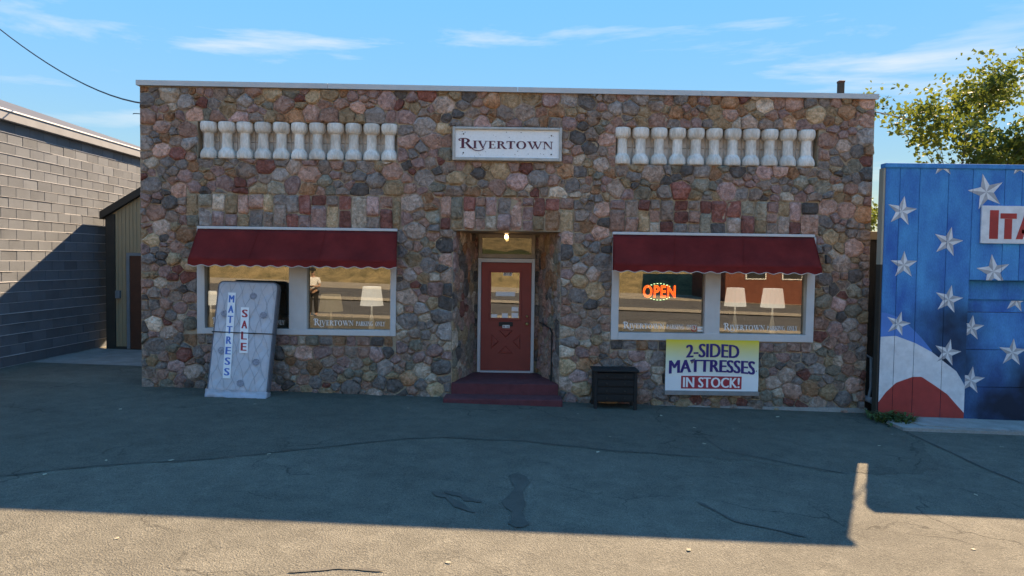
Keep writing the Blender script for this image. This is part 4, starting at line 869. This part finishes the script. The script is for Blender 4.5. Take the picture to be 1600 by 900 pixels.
blk(e + .65, e + .82, s0.z + hS * .27, s0.z + hS * .37); mb.build('lettering', 'mred', ib)
# low building body behind the false front, board fence in the gap
mb = MB(); mb.box(6.75, 14, .35, 9, -.4, 2.6); nb = mb.build('rear_hall', 'conc'); mb2 = MB(); mb2.box(6.65, 14.1, .25, 9.1, 2.602, 2.75); mb2.build('roof', 'roofgrey', nb); tag(nb, 'low plain hall behind the blue painted false front', 'building')
gw = thing('gap_fence', (6.25, .2, -.2), 'narrow dark brown board fence closing the gap beside the mural', 'fence')
for k in range(4): mb = MB(); mb.bbox(6.03 + k * .155, 6.03 + k * .155 + .15, .16, .19, -.35, 2.72, .004); mb.build('board', 'brown', gw)
mb = MB(); mb.bbox(6.02, 6.66, .13, .22, 2.72, 2.86, .006); mb.build('cap_board', 'tan', gw)
dp = thing('downspout', (6.06, -.06, -.1), 'small grey downspout loop low on the stone building corner', 'downspout')
mb = MB(); mb.tube([(6.05, .08, .75), (6.09, .0, .72), (6.09, -.02, .22), (6.05, -.03, .02)], .022, 8); mb.build('pipe', 'bgrey', dp)
pe = at(1362, 626, -.12); mb = MB(); mb.tube([(pe.x, .1, pe.z), (pe.x, -.16, pe.z)], .05, 14); mb.build('pipe_end', 'fascia', dp)
# sidewalk slabs at right
sw_ = tag(MB().box(5.95, 12, -1.25, YM - .001, -.5, -.245).build('sidewalk', 'conc'), kind='structure')
me = None
for v in sw_.data.vertices: v.co.z += (GX(v.co.x) + .05 - (-.245) if v.co.z > -.3 else 0)
for k, (a, b) in enumerate(((6.35, 7.6), (7.615, 9.1), (9.115, 10.6), (10.615, 11.95))):
    mb = MB(); mb.extr([(a, -1.22 + .12 * (k == 0), GX(a) + .053), (b, -1.23, GX(b) + .053), (b, YM - .02, GX(b) + .053), (a - .2, YM - .02, GX(a) + .053)], (0, 0, .012)); mb.build('slab', 'conc', sw_)

# ------------------------------------------------------------------ roof pipe, cables
rp = thing('roof_vent', (0, 3, 4.8), 'dark vent pipe standing on the stone building roof', 'vent'); p = at(1314, 140, 3); rp.location = (p.x - 1.5, 3, 4.8); WO[rp.name] = Vector(rp.location)
q0 = at(1314, 127, 3.0); 
for o_ in (rp,): o_.location = (min(q0.x, 5.6), 3, 4.8); WO[rp.name] = Vector(o_.location)
yv = 3.0
while at(1314, 127, yv).x > 5.6 and yv > .6: yv -= .1
q0 = at(1314, 127, yv); rp.location = (q0.x, yv, 4.8); WO[rp.name] = Vector(rp.location)
mb = MB(); mb.box(q0.x - .045, q0.x + .045, yv - .045, yv + .045, 4.8, q0.z); mb.build('pipe', 'brown', rp); mb = MB(); mb.bbox(q0.x - .052, q0.x + .052, yv - .052, yv + .052, q0.z - .03, q0.z + .004, .004); mb.build('cap', 'rdoor', rp)
def cable(pts, r, label):
    P = []
    for i in range(len(pts) - 1):
        for s in range(8): P.append(pts[i].lerp(pts[i + 1], s / 8))
    P.append(pts[-1]); return tag(MB().tube(P, r, 5).build('overhead_cable', 'black'), label, 'cable')
def bez(a, b, c, n=18): return [a * (1 - t) ** 2 + b * 2 * t * (1 - t) + c * t * t for t in [i / n for i in range(n + 1)]]
e1 = Vector((XL - .02, .25, at(216, 162, .25).z)); s1_ = at(-120, -60, 7); m1 = at(95, 148, 3)
tag(MB().tube(bez(s1_, m1, e1), .014, 6).build('overhead_cable', 'black'), 'black service cable sagging to the upper left corner of the stone building', 'cable')
tag(MB().tube(bez(Vector((XL - .01, .3, e1.z - .18)), at(209, 176, .35), at(208, 178, .5)), .008, 5).build('cable_stub', 'black'), 'short loose cable end beside the upper left corner', 'cable')
tag(MB().tube(bez(Vector((XR, .25, 4.92)), at(1400, 180, 4), at(1450, 196, 9)), .012, 5).build('overhead_cable', 'black'), 'thin cable from the stone building into the maple tree', 'cable')

# ------------------------------------------------------------------ tree
def tree(base, seed, label, ht, spread, nleaf):
    rg = random.Random(seed); t = thing('maple_tree', base, label, 'tree'); base = Vector(base); tips = []; tb = MB()
    def grow(p, d, L, r, lvl):
        pts = [p]; rs = [r]; q = p.copy()
        for k in range(5):
            d = (d + Vector((rg.uniform(-.16, .16), rg.uniform(-.16, .16), rg.uniform(-.02, .10)))).normalized(); q = q + d * L / 5; pts.append(q.copy()); rs.append(r * (1 - .13 * (k + 1)))
            if lvl >= 2 and k >= 1: tips.append((q.copy(), lvl))
        tb.tube(pts, rs, 6 if lvl else 10)
        if lvl < 5:
            for k in range(3 if lvl else 6):
                i = rg.randint(2, 5); a = rg.uniform(0, 6.28); sp = spread * rg.uniform(.5, 1); nd = (d + Vector((math.cos(a) * sp, math.sin(a) * sp, rg.uniform(-.05, .35)))).normalized(); grow(pts[i], nd, L * rg.uniform(.55, .78), rs[i] * .62, lvl + 1)
    grow(base, Vector((0, 0, 1)), ht * .36, ht * .02, 0); tb.build('trunk', 'bark', t, smooth=True)
    lb = MB(); tips = [q for q in tips if rg.random() < .22]
    for k in range(nleaf):
        p, lv = rg.choice(tips); p = p + Vector((rg.gauss(0, .17), rg.gauss(0, .17), rg.gauss(0, .13))); s = rg.uniform(.045, .085)
        n = Vector((rg.gauss(0, 1), rg.gauss(0, 1), rg.gauss(.5, 1))).normalized(); a = n.orthogonal().normalized(); b = n.cross(a); th = rg.uniform(0, 6.28); a, b = a * math.cos(th) + b * math.sin(th), b * math.cos(th) - a * math.sin(th)
        lb.add([p - a * s, p - b * s * .75 + n * .01, p + a * s * 1.1, p + b * s * .75 + n * .01], [(0, 1, 2, 3)])
    tag(lb.build('crown', 'leaf', t), kind='stuff')
tree((13.6, 8.5, -.5), 31, 'sparse yellow-green maple rising behind the blue mural wall', 10.1, .88, 10500)
tree((10.9, 12.5, -.5), 5, 'smaller maple seen in the gap beside the stone building', 6.6, .8, 9000)

# ------------------------------------------------------------------ weeds and litter
mb = MB(); rg = random.Random(6)
for k in range(420):
    c = Vector((rg.gauss(6.02, .11), rg.gauss(-.62, .14), 0)); c.x = max(5.72, min(6.45, c.x + (rg.random() * .25))); c.z = GX(c.x); a = rg.uniform(0, 6.28); L = rg.uniform(.08, .24); wv = rg.uniform(.010, .026); d = Vector((math.cos(a), math.sin(a), 0)); s = Vector((-d.y, d.x, 0)) * wv; up = rg.uniform(.3, 1.0)
    p1 = c + d * L * .4 + Vector((0, 0, L * up * .7)); p2 = c + d * L + Vector((0, 0, L * up * .75))
    mb.add([c - s * .4, c + s * .4, p1 + s, p1 - s, p2], [(0, 1, 2, 3), (3, 2, 4)])
tag(mb.build('weeds', 'leafg'), kind='stuff')
mb = MB(); mb.add([(-.05, 0, .004), (-.02, -.03, .012), (.03, -.028, .006), (.055, .0, .016), (.02, .032, .008), (-.025, .028, .014)], [(0, 1, 2, 3, 4, 5)]); lf = None
for k, (px, py) in enumerate([(903, 647), (1033, 650), (1155, 660), (1146, 671), (1215, 652), (1085, 669), (953, 683), (1100, 694), (934, 707), (1374, 697), (1394, 679), (1565, 699), (1525, 774), (1521, 859), (188, 640), (398, 632), (166, 720), (268, 720), (70, 742), (420, 710), (638, 638), (1076, 860), (700, 880), (182, 842)]):
    x, y = gp(px, py)
    if lf is None: o = mb.build('fallen_leaf', 'litter'); lf = o
    else: o = lf.copy(); COL.objects.link(o)
    o.location = (x, y, GX(x) + .002); o.rotation_euler = (0, 0, k * 1.7); s = .4 + .35 * ((k * 37) % 10) / 10; o.scale = (s, s, s); tag(o, 'small dry leaf lying on the dark pavement', 'leaf', 'dry leaves scattered on the pavement')

# ------------------------------------------------------------------ across the street (seen in the glass)
rb = thing('brick_building', (21, -37, -.5), 'red brick building with white framed windows across the street', 'building')
mb = MB(); mb.box(15.2, 30, -46, -37, -1, 6); mb.build('wall', 'brick', rb); mb = MB(); mb.box(15, 30.2, -46.2, -36.8, 6.002, 6.3); mb.build('roof', 'roofgrey', rb)
for x in (16.6, 19.2, 24.6, 27.2):
    for z in (1.2, 3.9):
        mb = MB(); mb.bbox(x, x + 1.5, -37.06, -36.95, z, z + 1.5, .02); wn = mb.build('window', 'trimw', rb); mb = MB(); mb.box(x + .1, x + 1.4, -36.949, -36.93, z + .1, z + 1.4); mb.build('pane', 'black', wn)
mb = MB(); mb.bbox(21.8, 23.2, -37.06, -36.95, -.6, 2.4, .02); dn = mb.build('door', 'trimw', rb); mb = MB(); mb.box(22.0, 23.0, -36.949, -36.93, -.3, 2.2); mb.build('pane', 'black', dn)
def skin_obj(name, V, E_, R, m, parent, sub=2):
    me = bpy.data.meshes.new(name); me.from_pydata([Vector(v) for v in V], E_, []); o = bpy.data.objects.new(name, me); COL.objects.link(o); o.parent = parent
    md = o.modifiers.new('skin', 'SKIN'); md.use_smooth_shade = True
    for i, sv in enumerate(me.skin_vertices[0].data): sv.radius = (R[i], R[i]); sv.use_root = (i == 0)
    o.modifiers.new('sub', 'SUBSURF').levels = sub; o.modifiers['sub'].render_levels = sub; me.materials.append(M[m]); return o
pz = GX(-7.5); pe = thing('person', (-7.5, -14.1, pz + .01), 'person in white shirt and black trousers holding a controller, reflected in the window', 'person')
V = [(0, 0, .95), (0, .0, 1.12), (0, 0, 1.38), (0, .01, 1.50), (0, .05, 1.57), (0, .07, 1.68)]; E_ = [(0, 1), (1, 2), (2, 3), (3, 4), (4, 5)]; R = [.13, .125, .14, .055, .075, .09]
for s in (-1, 1):
    k = len(V); V += [(s * .1, 0, .86), (s * .11, .02, .48), (s * .12, -.01, .08), (s * .13, .14, .04)]; R += [.09, .062, .042, .035]; E_ += [(0, k), (k, k + 1), (k + 1, k + 2), (k + 2, k + 3)]
    k = len(V); V += [(s * .2, 0, 1.40), (s * .26, .02, 1.12), (s * .12, .24, 1.12), (s * .08, .30, 1.13)]; R += [.055, .042, .032, .03]; E_ += [(2, k), (k, k + 1), (k + 1, k + 2), (k + 2, k + 3)]
    for f_ in range(5):
        j = len(V); V += [(s * (.07 - .016 * f_ + .02), .33 + .015 * (f_ % 3), 1.13 + .012 * f_ - .02), (s * (.055 - .016 * f_ + .02), .37, 1.115 + .012 * f_ - .02)]; R += [.010, .008]; E_ += [(k + 3, j), (j, j + 1)]
skin_obj('body', V, E_, R, 'skin', pe)
skin_obj('shirt', [(0, 0, .98), (0, 0, 1.12), (0, 0, 1.36), (0, .0, 1.46), (-.2, 0, 1.40), (-.25, .015, 1.2), (.2, 0, 1.40), (.25, .015, 1.2)], [(0, 1), (1, 2), (2, 3), (2, 4), (4, 5), (2, 6), (6, 7)], [.16, .155, .165, .08, .075, .065, .075, .065], 'cloth_w', pe)
skin_obj('trousers', [(0, 0, .97), (-.1, 0, .86), (-.11, .02, .48), (-.12, -.01, .09), (.1, 0, .86), (.11, .02, .48), (.12, -.01, .09)], [(0, 1), (1, 2), (2, 3), (0, 4), (4, 5), (5, 6)], [.155, .11, .085, .07, .11, .085, .07], 'cloth_k', pe)
mb = MB(); mb.lathe([(.108, 0), (.112, .04), (.10, .09), (.06, .125), (.005, .135)], (-7.5, -14.1 + .06, pz + 1.70), 18); mb.box(-7.58, -7.42, -14.0, -13.88, pz + 1.70, pz + 1.715); mb.build('cap', 'cloth_k', pe, smooth=True)
mb = MB(); mb.bbox(-7.62, -7.38, -13.76, -13.64, pz + 1.10, pz + 1.15, .015); tag(mb.build('remote_controller', 'black'), 'black remote controller held in both hands by the person in the white shirt', 'controller')
for o in list(bpy.data.objects):
    if o.type == 'MESH' and o.name.split('.')[0] in ('stone', 'small_stones', 'quilted_top', 'baluster'):
        if o.data.users >= 1: fix_normals(o)
